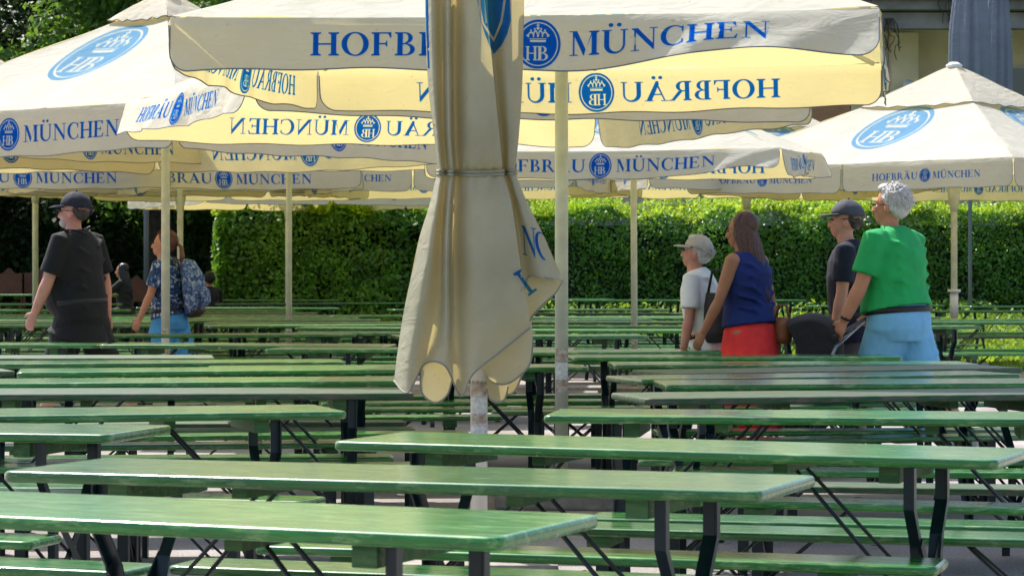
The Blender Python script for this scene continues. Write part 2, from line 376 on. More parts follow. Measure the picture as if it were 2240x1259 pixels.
# ------------------------------------------------------------ parasols
def valance(S, i, zt, hv, seed, lift=.0, wave=.02, banners=1, parent=None, faded=False, amp_end=0., tw=0., shift=0., big=False, crumple=None):
    rnd = random.Random(seed*10+i)
    a = i*pi/2
    t = Vector((cos(a), sin(a), 0)); nrm = Vector((sin(a), -cos(a), 0))     # i = 0: front edge, outward -Y
    half = S/2
    ph = [rnd.uniform(0, 6.28) for _ in range(5)]; k1 = rnd.uniform(1.6, 2.6); k2 = rnd.uniform(4, 6)
    segs = [(-half-.004, half+.004)] if banners == 1 else [(-half-.002, -.015), (.015, half+.002)]
    def P(u, v):                     # v metres below the edge
        q = v/hv
        r = .028
        out = (min(v, r)/r)**.5*.014
        out += q*(lift + tw*u/half + wave*(sin(k1*u+ph[0])+.55*sin(k2*u+ph[1]))) + wave*.25*q*q*sin(11*u+ph[3])
        e = abs(u)/half
        out += amp_end*q*max(0, e-.6)*2.0
        dz = v*(1-.9*min(.9, abs(lift+tw*u/half))**2*(1/max(.2, hv))**2*.5) - .010*q*sin(k1*u+ph[2])
        sag = .018*cos(pi*u/S)
        if crumple:
            g_ = math.exp(-((u-crumple[0])/crumple[1])**2)*q; out += g_*crumple[2]*1.2+q*crumple[2]*.35*sin(13*(u-crumple[0])+5*q)*math.exp(-((u-crumple[0])/(crumple[1]*1.6))**2); dz -= g_*crumple[2]
        return t*u+nrm*(half+out)+Vector((0, 0, zt-dz-sag))
    def PN(u, v):
        e = .01
        p = P(u, v); n_ = (P(u+e, v)-P(u-e, v)).cross(P(u, v+e)-P(u, max(0, v-e)))
        n_.normalize()
        if n_.dot(nrm) < 0: n_ = -n_
        return p, n_
    bm = bmesh.new()
    for (u0, u1) in segs:
        nu, nv = int((u1-u0)/.045), 8; g = []; rc = .10
        us = [u0+(u1-u0)*j/nu for j in range(nu+1)]
        us = sorted(set(us+[u0+rc*(1-cos(x*pi/12)) for x in range(7)]+[u1-rc*(1-cos(x*pi/12)) for x in range(7)]))
        for u in us:
            d = min(u-u0, u1-u); H = hv
            if d < rc: H = hv-rc+math.sqrt(max(0, rc*rc-(rc-d)**2))
            H += .006*sin(9*u+ph[4])
            g.append([bm.verts.new(P(u, H*k/nv)) for k in range(nv+1)])
        for A, B in zip(g, g[1:]):
            for k in range(nv):
                f = bm.faces.new((A[k], A[k+1], B[k+1], B[k])); f.smooth = True
        # piping along the free border
        path = [v.co.copy() for v in g[0][2:]]+[r[-1].co.copy() for r in g[1:-1]]+[v.co.copy() for v in reversed(g[-1][2:])]
        tube(bm, path, .0038, 5, mat=1)
        uc = (u0+u1)/2 if banners > 1 else shift
        fl = (BAN3 if big else BAN) if banners == 1 else BAN2
        put_print(bm, fl, lambda u, v: PN(u+uc, hv*.52-v), 2)
    o = obj('valance', bm, [CLOTH, PIPE if not faded else PIPEL, PBLUE], parent)
    return o
def parasol(x, y, rot, S=3.5, hem=2.3, hv=.265, rise=.78, pole_r=.035, seed=1, lifts=(0, 0, 0, 0), waves=(.02,)*4, banners=1, label='', group='open parasols', pale=False, joint=False, ends=(0, 0, 0, 0), base=True, bracket=False, tws=(0, 0, 0, 0), shifts=(0, 0, 0, 0), big=False, tilt=0, crest_r=.5, crumples=(None,)*4):
    g = gz(x, y)
    root = empty('parasol', (x, y, g), R(rot))
    tag(root, label, 'parasol', group); root.rotation_euler[0] = R(tilt)
    zt = hem+hv-g; zp = zt+rise
    half = S/2
    bm = bmesh.new(); rnd = random.Random(seed)
    rc = .32 if S < 4 else .75       # radius where the vent cap starts, as half-width in m
    t0 = (rc/half)
    def C(i, s, r):                  # panel i, s in -1..1 across, r in 0..1 from centre to edge
        a = i*pi/2; tt = Vector((cos(a), sin(a), 0)); nn = Vector((sin(a), -cos(a), 0))
        z = zp+(zt-zp)*(r**.93)
        z -= .05*sin(pi*r)*(1-abs(s)**2)*S/3.5
        z -= .018*max(0, (r-.7)/.3)*cos(pi*s/2)
        z += .006*sin(7*s+i+seed)*r+.004*sin(19*s*r+3*i+seed*2)
        return tt*(s*r*half)+nn*(r*half)+Vector((0, 0, z))
    for i in range(4):
        g_ = []
        for a in range(17):
            r = t0*.8+(1-t0*.8)*a/16
            g_.append([bm.verts.new(C(i, -1+2*b/24, r)) for b in range(25)])
        for A, B in zip(g_, g_[1:]):
            for b in range(24):
                f = bm.faces.new((A[b], A[b+1], B[b+1], B[b])); f.smooth = True
    bmesh.ops.remove_doubles(bm, verts=bm.verts[:], dist=.0008)
    for i in (0, 1, 2, 3):
        def fn(u, v, i=i):
            k = S/3.5
            r = crest_r-v*k*1.08/half; s = (u*k*1.1)/(r*half)
            p = C(i, s, r); n_ = (C(i, s+.02, r)-p).cross(C(i, s, r-.02)-p).normalized()
            if n_.z < 0: n_ = -n_
            return p, n_
        put_print(bm, LOGO, lambda u, v, fn=fn: fn(u, v), 1, offs=.006, both=True)
    obj('canopy', bm, [CLOTH, PBLUEF], root)
    bm = bmesh.new()                 # vent cap
    rr = rc/half*1.15
    for i in range(4):
        g_ = []
        for a in range(7):
            r = .05*.8/half+(rr-.05*.8/half)*a/6
            row = []
            for b in range(13):
                s = -1+2*b/12; p = C(i, s, r)
                p.z = zp+.075+(C(0, 0, rr).z-zp+.0)*(a/6) + .012*sin(5*s*pi+i)*(a/6)**2 - .02*(a/6)*cos(pi*s/2) + .012*rnd.random()*(0 < a < 6)
                row.append(bm.verts.new(p))
            g_.append(row)
        for A, B in zip(g_, g_[1:]):
            for b in range(12):
                f = bm.faces.new((A[b], A[b+1], B[b+1], B[b])); f.smooth = True
        tube(bm, [v.co.copy() for v in g_[-1]], .006, 5, mat=1)
    bmesh.ops.remove_doubles(bm, verts=bm.verts[:], dist=.0008)
    obj('vent_cap', bm, [CLOTH, PIPE], root)
    bm = bmesh.new(); tube(bm, [(0, 0, zp+.05), (0, 0, zp+.085), (0, 0, zp+.10), (0, 0, zp+.125)], [.10, .11, .085, .05], 16); obj('finial', bm, POLEW, root)
    for i in range(4): valance(S, i, zt, hv, seed, lifts[i], waves[i], banners, root, pale, ends[i], tws[i], shifts[i], big, crumples[i])
    bm = bmesh.new(); tube(bm, [(0, 0, .04), (0, 0, zp-.05)], pole_r, 20)
    pole = obj('pole', bm, POLE, root)
    if joint:
        bm = bmesh.new(); tube(bm, [(0, 0, 1.02), (0, 0, 1.06)], .085, 20); tube(bm, [(0, 0, .7), (0, 0, 1.02)], pole_r+.012, 20); obj('collar', bm, POLEW, pole)
    if bracket:
        bm = bmesh.new(); tube(bm, [(0, 0, hem-g-.22), (0, 0, hem-g-.14), (0, 0, hem-g-.06), (0, 0, hem-g+.1)], [pole_r+.008, .055, .075, .09], 12); obj('bracket', bm, POLE, root)
    bm = bmesh.new(); tube(bm, [(0, 0, zp-.42), (0, 0, zp-.30)], .075, 16); obj('hub', bm, POLEW, root)
    for i in range(8):
        bm = bmesh.new(); q = i//2
        pts = [C(q, 1 if i % 2 == 0 else 0, r)+Vector((0, 0, -.022-.06*(r < .1))) for r in (.04, .25, .45, .65, .82, .975)]
        for A_, B_ in zip(pts, pts[1:]): bar(bm, A_, B_, .020, .026)
        r = obj('rib', bm, POLEW, root)
        bm = bmesh.new(); d = pts[2].copy(); d.z = 0; d.normalize(); bar(bm, d*.07+Vector((0, 0, zp-.36)), pts[2]+Vector((0, 0, -.02)), .018, .018); obj('strut', bm, POLEW, r)
    if base:
        bm = bmesh.new(); box(bm, -.33, -.33, .0, .33, .33, .10, .015); obj('base_slab', bm, CONC, root)
    st = rnd.uniform(.70, .80)
    bm = bmesh.new()
    n_ = 9
    for (z0, z1, mi) in ((st, st+.07, 0), (st-.17, st-.10, 0), (st-.10, st, 1)):
        ring = []
        for k in range(n_+1):
            a = R(-150+120*k/n_)
            jj = .006*sin(k*2.3+z0*30)
            ring.append((bm.verts.new((cos(a)*(pole_r+.0015), sin(a)*(pole_r+.0015), z0+jj+.001)), bm.verts.new((cos(a)*(pole_r+.0015), sin(a)*(pole_r+.0015), z1+jj-.001))))
        for A, B in zip(ring, ring[1:]):
            f = bm.faces.new((A[0], B[0], B[1], A[1])); f.material_index = mi; f.smooth = True
    o = obj('sticker', bm, [RUST, PAPER], pole); o.rotation_euler = (0, 0, -R(rot))
    return root

# ------------------------------------------------------------ the setting
def ground_mesh():
    xs = list(np.linspace(-60, -9, 20))+list(np.linspace(-8.6, 9, 60))+list(np.linspace(10, 60, 18))
    ys = list(np.linspace(-6, 26, 22))+list(np.linspace(26.5, 54, 90))+list(np.linspace(56, 130, 14))
    v = [(x, y, gz(x, y)) for y in ys for x in xs]; n_ = len(xs)
    f = [(j*n_+i, j*n_+i+1, (j+1)*n_+i+1, (j+1)*n_+i) for j in range(len(ys)-1) for i in range(n_-1)]
    return meshof('ground', v, f, True)
def ground_material():
    m = bpy.data.materials.new('gravel paving'); m.use_nodes = True; t = m.node_tree; n = t.nodes; L = t.links
    b = n['Principled BSDF']; b.inputs['Roughness'].default_value = .95
    tc = n.new('ShaderNodeTexCoord')
    a = n.new('ShaderNodeTexNoise'); a.inputs['Scale'].default_value = 90; a.inputs['Detail'].default_value = 6; L.new(tc.outputs['Object'], a.inputs['Vector'])
    c = n.new('ShaderNodeValToRGB'); e = c.color_ramp.elements; e[0].position = .3; e[1].position = .7; e[0].color = (.17, .15, .145, 1); e[1].color = (.52, .48, .47, 1)
    L.new(a.outputs['Fac'], c.inputs[0])
    a2 = n.new('ShaderNodeTexNoise'); a2.inputs['Scale'].default_value = 1.1; a2.inputs['Detail'].default_value = 7; L.new(tc.outputs['Object'], a2.inputs['Vector'])
    c2 = n.new('ShaderNodeValToRGB'); e = c2.color_ramp.elements; e[0].position = .3; e[1].position = .65; e[0].color = (.62, .58, .52, 1); e[1].color = (1, 1, 1, 1)
    L.new(a2.outputs['Fac'], c2.inputs[0])
    mx = n.new('ShaderNodeMix'); mx.data_type = 'RGBA'; mx.blend_type = 'MULTIPLY'; mx.inputs[0].default_value = 1
    L.new(c.outputs[0], mx.inputs[6]); L.new(c2.outputs[0], mx.inputs[7])
    # soil and turf beyond the terrace edge
    sp = n.new('ShaderNodeSeparateXYZ'); L.new(tc.outputs['Object'], sp.inputs[0])
    s1 = n.new('ShaderNodeTexNoise'); s1.inputs['Scale'].default_value = .8; L.new(tc.outputs['Object'], s1.inputs['Vector'])
    ad = n.new('ShaderNodeMath'); ad.operation = 'ADD'; L.new(sp.outputs[1], ad.inputs[0]); L.new(s1.outputs['Fac'], ad.inputs[1])
    st = n.new('ShaderNodeMapRange'); st.inputs[1].default_value = 34.7; st.inputs[2].default_value = 35.2; L.new(ad.outputs[0], st.inputs[0])
    mx2 = n.new('ShaderNodeMix'); mx2.data_type = 'RGBA'; L.new(st.outputs[0], mx2.inputs[0]); L.new(mx.outputs[2], mx2.inputs[6]); mx2.inputs[7].default_value = (.06, .10, .02, 1)
    L.new(mx2.outputs[2], b.inputs['Base Color'])
    bp = n.new('ShaderNodeBump'); bp.inputs['Strength'].default_value = .6; bp.inputs['Distance'].default_value = .01; L.new(a.outputs['Fac'], bp.inputs['Height']); L.new(bp.outputs[0], b.inputs['Normal'])
    return m
g_ = obj('ground', ground_mesh(), ground_material()); tag(g_, 'pale gravel terrace turning to turf under the hedges', 'ground', kind='structure')

rng = np.random.default_rng(3)
def leaf_mat(name, c0, c1, trans, gloss=.35):
    m = bpy.data.materials.new(name); m.use_nodes = True; t = m.node_tree; n = t.nodes; L = t.links
    b = n['Principled BSDF']; b.inputs['Roughness'].default_value = gloss
    g = n.new('ShaderNodeNewGeometry'); c = n.new('ShaderNodeValToRGB'); e = c.color_ramp.elements
    e[0].color = (*c0, 1); e[1].color = (*c1, 1); L.new(g.outputs['Random Per Island'], c.inputs[0])
    tc = n.new('ShaderNodeTexCoord'); no = n.new('ShaderNodeTexNoise'); no.inputs['Scale'].default_value = 1.7; no.inputs['Detail'].default_value = 4; L.new(tc.outputs['Object'], no.inputs['Vector'])
    mr = n.new('ShaderNodeMapRange'); mr.inputs[1].default_value = .35; mr.inputs[2].default_value = .65; mr.inputs[3].default_value = .6; mr.inputs[4].default_value = 1.55; L.new(no.outputs['Fac'], mr.inputs[0])
    hs = n.new('ShaderNodeHueSaturation'); L.new(mr.outputs[0], hs.inputs['Value']); L.new(c.outputs[0], hs.inputs['Color']); L.new(hs.outputs[0], b.inputs['Base Color'])
    tr = n.new('ShaderNodeBsdfTranslucent'); tr.inputs[0].default_value = (*trans, 1)
    mx = n.new('ShaderNodeMixShader'); mx.inputs[0].default_value = .38
    L.new(b.outputs[0], mx.inputs[1]); L.new(tr.outputs[0], mx.inputs[2]); L.new(mx.outputs[0], n['Material Output'].inputs[0])
    return m
LHEDGE = leaf_mat('hornbeam leaves', (.026, .098, .012), (.125, .28, .032), (.26, .50, .04), .40)
LSHOOT = leaf_mat('fresh shoots', (.16, .32, .015), (.32, .46, .03), (.70, .85, .05), .5)
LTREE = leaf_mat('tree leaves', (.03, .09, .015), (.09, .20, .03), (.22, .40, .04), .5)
LDARK = leaf_mat('shade leaves', (.010, .028, .008), (.03, .07, .015), (.05, .10, .02), .5)  # darker copy of the tree leaves, woodland shade put into the colour
LGRASS = leaf_mat('turf', (.07, .17, .012), (.17, .30, .025), (.45, .62, .04), .6)
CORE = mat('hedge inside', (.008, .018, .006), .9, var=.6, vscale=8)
BARK = mat('bark', (.045, .035, .028), .95, var=.4, vscale=10, bump=.7, bscale=18)

def leaves(P, size, N=None, spread=1.0, asp=.55, name='leaves'):
    """P: n x 3 centres; each leaf a folded rhombus of two triangles pairs"""
    P = np.asarray(P, float); n_ = len(P)
    d = rng.normal(size=(n_, 3)); 
    if N is not None: d = d*spread+np.asarray(N)*1.0
    d /= np.linalg.norm(d, axis=1)[:, None]+1e-9
    a = rng.normal(size=(n_, 3)); a -= (a*d).sum(1)[:, None]*d; a /= np.linalg.norm(a, axis=1)[:, None]+1e-9
    b = np.cross(d, a); s = (size*(.6+.8*rng.random(n_)))[:, None]
    v = np.stack([P-a*s*.5, P+b*s*asp*.5+d*s*.08, P+a*s*.5, P-b*s*asp*.5+d*s*.08], 1).reshape(-1, 3)
    m = bpy.data.meshes.new(name)
    m.vertices.add(4*n_); m.vertices.foreach_set('co', v.ravel())
    m.loops.add(4*n_); m.loops.foreach_set('vertex_index', np.arange(4*n_, dtype=np.int32))
    m.polygons.add(n_); m.polygons.foreach_set('loop_start', np.arange(0, 4*n_, 4, dtype=np.int32)); m.polygons.foreach_set('loop_total', np.full(n_, 4, dtype=np.int32))
    m.update(); m.validate(); return m
def nz(x, y, z=0, s=1.0): return noise.noise(Vector((x*s, y*s, z*s)))

def hedge(x0, x1, y0, depth, top, zb, label, seed, dens=1500, leaf=.075, end=True, shoots=.38):
    root = empty('hedge', ((x0+x1)/2, y0+depth/2, zb)); tag(root, label, 'hedge')
    cx, cy = root.location.x, root.location.y
    H = top-zb
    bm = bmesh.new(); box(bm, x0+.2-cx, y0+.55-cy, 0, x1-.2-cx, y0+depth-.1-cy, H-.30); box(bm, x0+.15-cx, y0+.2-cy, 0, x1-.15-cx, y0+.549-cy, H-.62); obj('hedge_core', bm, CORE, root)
    def bulge(u, z): return .24*nz(u, z, seed, .7)+.10*nz(u, z, seed+5, 2.3)
    def tp(u, v): return .26*nz(u, v, seed+9, .5)+.16*nz(u, v, seed+3, 2.0)
    rr = .55
    P = []; N = []
    per = (H-rr)+rr*pi/2+(depth-rr)
    for _ in range(int((x1-x0)*per*dens)):
        u = random.uniform(x0, x1); q = random.random()*per; deep = random.random()**1.6*.20
        if nz(u, q, seed+20, 1.6) < -.30 and random.random() < .6: continue
        ez = 0
        for xe in (x0, x1):
            dd = abs(u-xe)
            if dd < .5: ez = .5-math.sqrt(max(0, .25-(.5-dd)**2))
        if q < H-rr: y_, z_, ny, nz_ = 0, q, -1, .35
        elif q < H-rr+rr*pi/2:
            a = (q-(H-rr))/rr; y_, z_, ny, nz_ = rr-rr*cos(a), H-rr+rr*sin(a), -cos(a), sin(a)+.2
        else: y_, z_, ny, nz_ = rr+q-(H-rr+rr*pi/2), H, 0, 1
        bl_ = bulge(u, q)-deep+ .0
        P.append((u-cx, y0+y_-ny*0+ny*bl_+ez-cy, z_+max(0, nz_)*(tp(u, y_)*.8-deep*.5)-ez*.4*(z_/H))); N.append((0, ny, nz_))
    if end:
        for (xe, sx) in ((x0, -1), (x1, 1)):
            for _ in range(int(depth*H*dens)):
                v = random.uniform(0, depth); z = random.random()*(H-.2); P.append((xe-cx+sx*bulge(v, z)-sx*random.random()*.2-sx*.25*(z/H)**3, y0+v-cy, z)); N.append((sx, 0, .3))
    obj('foliage', leaves(P, leaf, N, .8), LHEDGE, root)
    # fresh shoots along the top
    P = []; N = []
    for _ in range(int((x1-x0)*depth*(60 if dens < 900 else 170))):
        u = random.uniform(x0, x1); v = random.uniform(.12, depth)
        h = shoots*(.30+.5*random.random())*(2.3 if random.random() < .10 else 1)*(1+1.1*max(-.5, nz(u, v, seed+31, 1.1)*2)); lean = Vector((random.gauss(0, .3), random.gauss(0, .3), 1)).normalized()
        z0 = H+tp(u, max(0, v))-.08
        for k in range(9):
            p = lean*h*k/8; P.append((u-cx+p.x+random.gauss(0, .018), y0+v-cy+p.y+random.gauss(0, .018), z0+p.z)); N.append((random.gauss(0, 1), -.4, .6))
    obj('young_shoots', leaves(P, leaf*.85, N, .8), LSHOOT, root)
    return root

def blob_crown(root, centres, n_, leaf, m, hollow=.55, name='crown'):
    P = []; N = []
    tot = sum(c[3]**2 for c in centres)
    for (x, y, z, r) in centres:
        k = int(n_*r*r/tot); 
        d = rng.normal(size=(k, 3)); d /= np.linalg.norm(d, axis=1)[:, None]
        rr = r*(hollow+(1-hollow)*rng.random(k)**.5)*(1+.22*rng.normal(size=k)*.5)
        q = d*rr[:, None]*np.array([1, 1, .8])+np.array([x, y, z])
        P.append(q); N.append(d+np.array([0, 0, .6]))
    return obj(name, leaves(np.concatenate(P), leaf, np.concatenate(N), .7), m, root)
def tree(x, y, h, label, seed, r=3.0, n_=26000, leaf=.17, m=None, low=.35, trunk_r=.2, group=None):
    rnd = random.Random(seed); z = gz(x, y); root = empty('tree', (x, y, z)); tag(root, label, 'tree', group)
    bm = bmesh.new(); pts = [(0, 0, -.1)]; rad = [trunk_r*1.25]
    for k in range(1, 6): pts.append((rnd.gauss(0, .12)*k*.5, rnd.gauss(0, .12)*k*.5, h*.75*k/5)); rad.append(trunk_r*(1-.15*k))
    tube(bm, pts, rad, 12); cs = []
    for k in range(22):
        a = rnd.uniform(0, 2*pi); zz = h*rnd.uniform(low, .95); rr = r*rnd.uniform(.25, .95)*(1-.45*max(0, (zz/h-.6)/.4))
        c = (rr*cos(a), rr*sin(a), zz); cs.append((*c, r*rnd.uniform(.26, .46)))
        if k % 2 == 0:
            b0 = Vector(pts[min(5, 1+int(zz/h*4))]); mid = (b0+Vector(c))/2+Vector((0, 0, .3)); tube(bm, [b0, mid, c], [trunk_r*.4, trunk_r*.25, .02], 7)
    obj('trunk', bm, BARK, root)
    blob_crown(root, cs, n_, leaf, m or LTREE, .45)
    return root

hedge(-5.25, -1.0, 46.6, 1.6, 2.40, gz(-3, 46.6)-.05, 'clipped leafy hedge on the left, its rounded end beside the dark trees', 3, 1500, .10, shoots=.40)
hedge(-.2, 13.0, 48.2, 1.5, 2.42, gz(3, 48)-.05, 'long clipped hedge behind the walkers, running to the right under the parasols', 11, 1300, .075, shoots=.38)

# turf: blades and ground plants on the bank in front of the hedges
def turf():
    P = []; N = []
    for _ in range(52000):
        x = random.uniform(-6.2, 10.8); y = 34.6+13.8*random.random()
        if nz(x, y, 2, .9) < -.25: continue
        P.append((x, y, gz(x, y)+random.random()*.07)); N.append((random.gauss(0, 1), -1, .2))
    for _ in range(16000):
        x = random.uniform(-6, 11); y = random.uniform(44.5, 48)
        if nz(x, y, 7, 1.1) < .0: continue
        P.append((x, y, gz(x, y)+random.random()**1.5*.28)); N.append((random.gauss(0, 1), -.6, .8))
    o = obj('grass', leaves(P, .10, N, .6, .4), LGRASS); tag(o, 'bright turf and low plants below the hedges', 'grass', kind='stuff')
turf()
def litter():
    P = []; N = []
    for _ in range(420):
        x = random.uniform(-5, 5); y = random.uniform(5, 24); P.append((x, y, .012)); N.append((0, 0, 3))
    o = obj('fallen_leaves', leaves(P, .05, N, .5, .6), mat('dry leaves', (.22, .09, .03), .8, var=.4)); tag(o, 'dry brown leaves scattered over the gravel', 'leaves', kind='stuff')
litter()

# trees on the left
tree(-7.0, 53.0, 9.2, 'dark tree at the far left with a thick trunk behind the black-shirted walker', 1, 3.4, 30000, .17, LTREE, .30, .33)
tree(-10.6, 50.0, 9.0, 'leafy tree at the left edge of the photograph, its boughs above the big parasol crest', 2, 3.2, 26000, .17, LTREE, .28, .22)
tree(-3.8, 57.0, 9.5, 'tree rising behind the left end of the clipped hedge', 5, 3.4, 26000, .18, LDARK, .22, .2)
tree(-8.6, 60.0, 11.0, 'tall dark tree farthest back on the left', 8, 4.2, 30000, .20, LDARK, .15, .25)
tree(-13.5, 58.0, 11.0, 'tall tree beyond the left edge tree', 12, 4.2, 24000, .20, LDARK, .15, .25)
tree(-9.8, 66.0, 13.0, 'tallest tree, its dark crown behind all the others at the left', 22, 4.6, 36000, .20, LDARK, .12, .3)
def shrub(x, y, w_, h, label, seed, n_=9000, leaf=.12, m=None, group='shrubs under the trees'):
    rnd = random.Random(seed); root = empty('shrub', (x, y, gz(x, y))); tag(root, label, 'shrub', group)
    bm = bmesh.new()
    cs = []
    for k in range(12):
        c = (rnd.uniform(-w_/2, w_/2), rnd.uniform(-.5, .5), h*rnd.uniform(.15, .85)); cs.append((*c, h*rnd.uniform(.18, .30)))
        tube(bm, [(c[0]*.3, 0, -.05), (c[0]*.7, c[1]*.5, c[2]*.5), c], [.03, .02, .008], 5)
    obj('stem', bm, BARK, root); blob_crown(root, cs, n_, leaf, m or LDARK, .2, 'foliage')
for (x, y, w_, h, lb, sd_) in ((-9.4, 54.5, 3.6, 3.2, 'dark shrub at the left edge behind the wooden chairs', 1), (-6.4, 56, 3.4, 3.4, 'dark shrub between the black-shirted walker and the backpack walker', 2),
                              (-4.6, 53, 2.6, 2.8, 'dark shrub against the left end of the hedge', 3), (-12.5, 54.0, 3.6, 3.4, 'dark shrub at the far left below the small parasols', 4), (-8.0, 57.5, 4.0, 3.9, 'tallest dark shrub, filling the gap between the trees', 5)):
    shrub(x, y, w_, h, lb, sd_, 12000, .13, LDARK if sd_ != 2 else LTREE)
shrub(6.3, 50.6, .9, 3.1, 'small dark bush poking above the hedge behind the grey-capped man', 9, 3500, .09, LTREE, None)

def fan_palm(x, y, label, seed):
    rnd = random.Random(seed); z = gz(x, y); root = empty('palm', (x, y, z)); tag(root, label, 'palm', 'palms behind the hedge')
    bm = bmesh.new(); tube(bm, [(0, 0, 0), (0, 0, 1.5)], [.12, .10], 10); obj('trunk', bm, BARK, root)
    bm = bmesh.new()
    for k in range(24):
        a = rnd.uniform(0, 2*pi); el = rnd.uniform(.1, 1.2); d = Vector((cos(a)*cos(el), sin(a)*cos(el), sin(el)))
        c = Vector((0, 0, 1.5)); L_ = rnd.uniform(.9, 1.4); pr = c
        pts = [c+d*L_*t_+Vector((0, 0, -.45*t_*t_)) for t_ in (0, .25, .5, .75, 1)]
        for A, B in zip(pts, pts[1:]): bar(bm, A, B, .02, .01)
        side = d.cross(Vector((0, 0, 1))).normalized()
        for i in range(4, 26):
            t_ = i/26; p = c+d*L_*t_+Vector((0, 0, -.45*t_*t_))
            for s in (-1, 1):
                q = p+(side*s*.8+d*.7+Vector((0, 0, .1))).normalized()*.38*(1-.4*t_)
                n_ = d*.012
                f = bm.faces.new([bm.verts.new(p-n_), bm.verts.new(q), bm.verts.new(p+n_)])
    obj('fronds', bm, LTREE, root)
fan_palm(8.0, 50.5, 'feathery palm above the hedge just left of the collared parasol pole', 1)
fan_palm(9.6, 50.7, 'feathery palm above the hedge between the collared pole and the right edge', 2)
fan_palm(11.0, 51.0, 'feathery palm above the hedge farthest right', 5)

# building on the right
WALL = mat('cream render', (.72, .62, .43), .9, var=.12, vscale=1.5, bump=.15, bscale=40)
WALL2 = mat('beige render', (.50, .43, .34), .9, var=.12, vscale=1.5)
DARKC = mat('grey concrete', (.22, .21, .21), .9, var=.3, vscale=2)
GLASS = mat('window glass', (.03, .05, .06), .08, spec=.8)
FRAME = mat('painted window frame', (.5, .5, .48), .5)
b_ = empty('building', (10, 56, gz(10, 56))); tag(b_, 'cream rendered building with a deep concrete canopy behind the parasols on the right', 'building')
def bl(name, m, x0, x1, y0, y1, z0, z1, parent=b_, bev=0):
    bm = bmesh.new(); box(bm, x0-10, y0-56, z0-b_.location.z, x1-10, y1-56, z1-b_.location.z, bev); return obj(name, bm, m, parent)
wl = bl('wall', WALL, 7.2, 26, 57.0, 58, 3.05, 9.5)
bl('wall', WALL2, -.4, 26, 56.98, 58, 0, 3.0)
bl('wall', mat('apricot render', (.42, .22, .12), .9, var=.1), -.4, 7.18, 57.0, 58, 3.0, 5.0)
bl('plinth', DARKC, -.4, 26, 56.9, 56.975, 0, 2.55)
bl('pilaster', WALL, 8.0, 8.55, 56.45, 56.97, 3.05, 6.3)
bl('roof_slab', DARKC, 6.6, 26, 54.0, 57.6, 6.55, 7.3, bev=.03)
bl('fascia', mat('pale fascia', (.36, .37, .40), .8), 6.5, 26.2, 53.8, 53.97, 6.75, 7.5)
bl('beam', DARKC, 6.6, 26, 54.3, 54.7, 6.2, 6.52)
def window(x0, x1, z0, z1, y=56.9, nm='window'):
    f = bl(nm, FRAME, x0, x1, y+.0, y+.06, z0, z1)
    for (a, b_1) in ((x0+.06, (x0+x1)/2-.03), ((x0+x1)/2+.03, x1-.06)):
        bm = bmesh.new(); box(bm, a-10, y-56-.012, z0+.06-b_.location.z, b_1-10, y-56-.003, z1-.06-b_.location.z); obj('pane', bm, GLASS, f)
window(10.35, 12.0, 4.0, 5.65, 56.92)
for x0 in (.35, 1.15): window(x0, x0+.55, 2.66, 3.5, 56.86)
window(3.1, 4.4, 2.7, 3.3, 56.86)
for (x, y_, zt_, n_) in ((6.95, 53.76, 7.2, 5), (8.9, 53.76, 7.0, 7), (7.6, 54.25, 6.4, 4)):
    rt = obj('hanging_vine', bmesh.new()); tag(rt, {6.95: 'bare vine strands hanging off the canopy corner near the cream pilaster', 8.9: 'bare vine tuft hanging over the wall left of the folded grey parasols', 7.6: 'short vine strands below the beam between the pilaster and the corner'}[x], 'vine', 'vines on the building')
    bm = bmesh.new()
    for k in range(n_*2):
        p = Vector((x+random.gauss(0, .12), y_, zt_)); pts = [p.copy()]
        for j in range(7): p = p+Vector((random.gauss(0, .05), random.gauss(0, .01), -random.uniform(.05, .16))); pts.append(p.copy())
        tube(bm, pts, .009, 4)
    bm.to_mesh(rt.data); bm.free(); rt.data.materials.append(BARK)
gl = empty('wall_lamp', (8.3, 56.2, 5.12)); tag(gl, 'round white globe lamp in a dark bracket on the cream pilaster', 'lamp')
bm = bmesh.new(); ball(bm, (0, -.05, .05), .125); obj('globe', bm, mat('opal glass', (.62, .64, .70), .25), gl)
bm = bmesh.new(); tube(bm, [(-.13, -.05, .0), (.13, -.05, .0)], .012, 6); tube(bm, [(0, -.05, -.10), (0, -.05, .0)], .05, 10)
for s in (-1, 1): tube(bm, [(s*.12, -.05, -.01), (s*.09, -.05, -.09), (0, -.05, -.13)], .010, 6)
tube(bm, [(0, -.05, -.12), (0, .24, -.12)], .02, 8); obj('bracket', bm, mat('black iron', (.015, .015, .018), .5), gl)
# tall folded grey parasols by the building
def folded_grey(x, y, label, w_, z1, z0, seed):
    rnd = random.Random(seed); g = gz(x, y); root = empty('folded_parasol', (x, y, g)); tag(root, label, 'parasol', 'folded grey parasols')
    bm = bmesh.new(); rows = []
    npt = 96; ph = rnd.random()*6
    for k in range(15):
        t_ = k/14; z = z1+(z0-z1)*t_-g; rr = .06+(w_/2-.06)*min(1, t_*1.6)**.7; ring = []
        for j in range(npt):
            a = 2*pi*j/npt; r_ = rr*(1+.26*t_**.5*abs(sin(a*4.5+ph+t_*.5))-.13+.05*sin(13*a+ph))
            ring.append(bm.verts.new((r_*cos(a), r_*sin(a), z+(.04*sin(9*a) if k == 14 else 0))))
        rows.append(ring)
    for A, B in zip(rows, rows[1:]):
        for j in range(npt):
            f = bm.faces.new((A[j], B[j], B[(j+1) % npt], A[(j+1) % npt])); f.smooth = True
    obj('folded_canopy', bm, GREYCLOTH, root)
    bm = bmesh.new(); tube(bm, [(0, 0, 0), (0, 0, z1-g)], .035, 12); obj('pole', bm, GREYCLOTH, root)
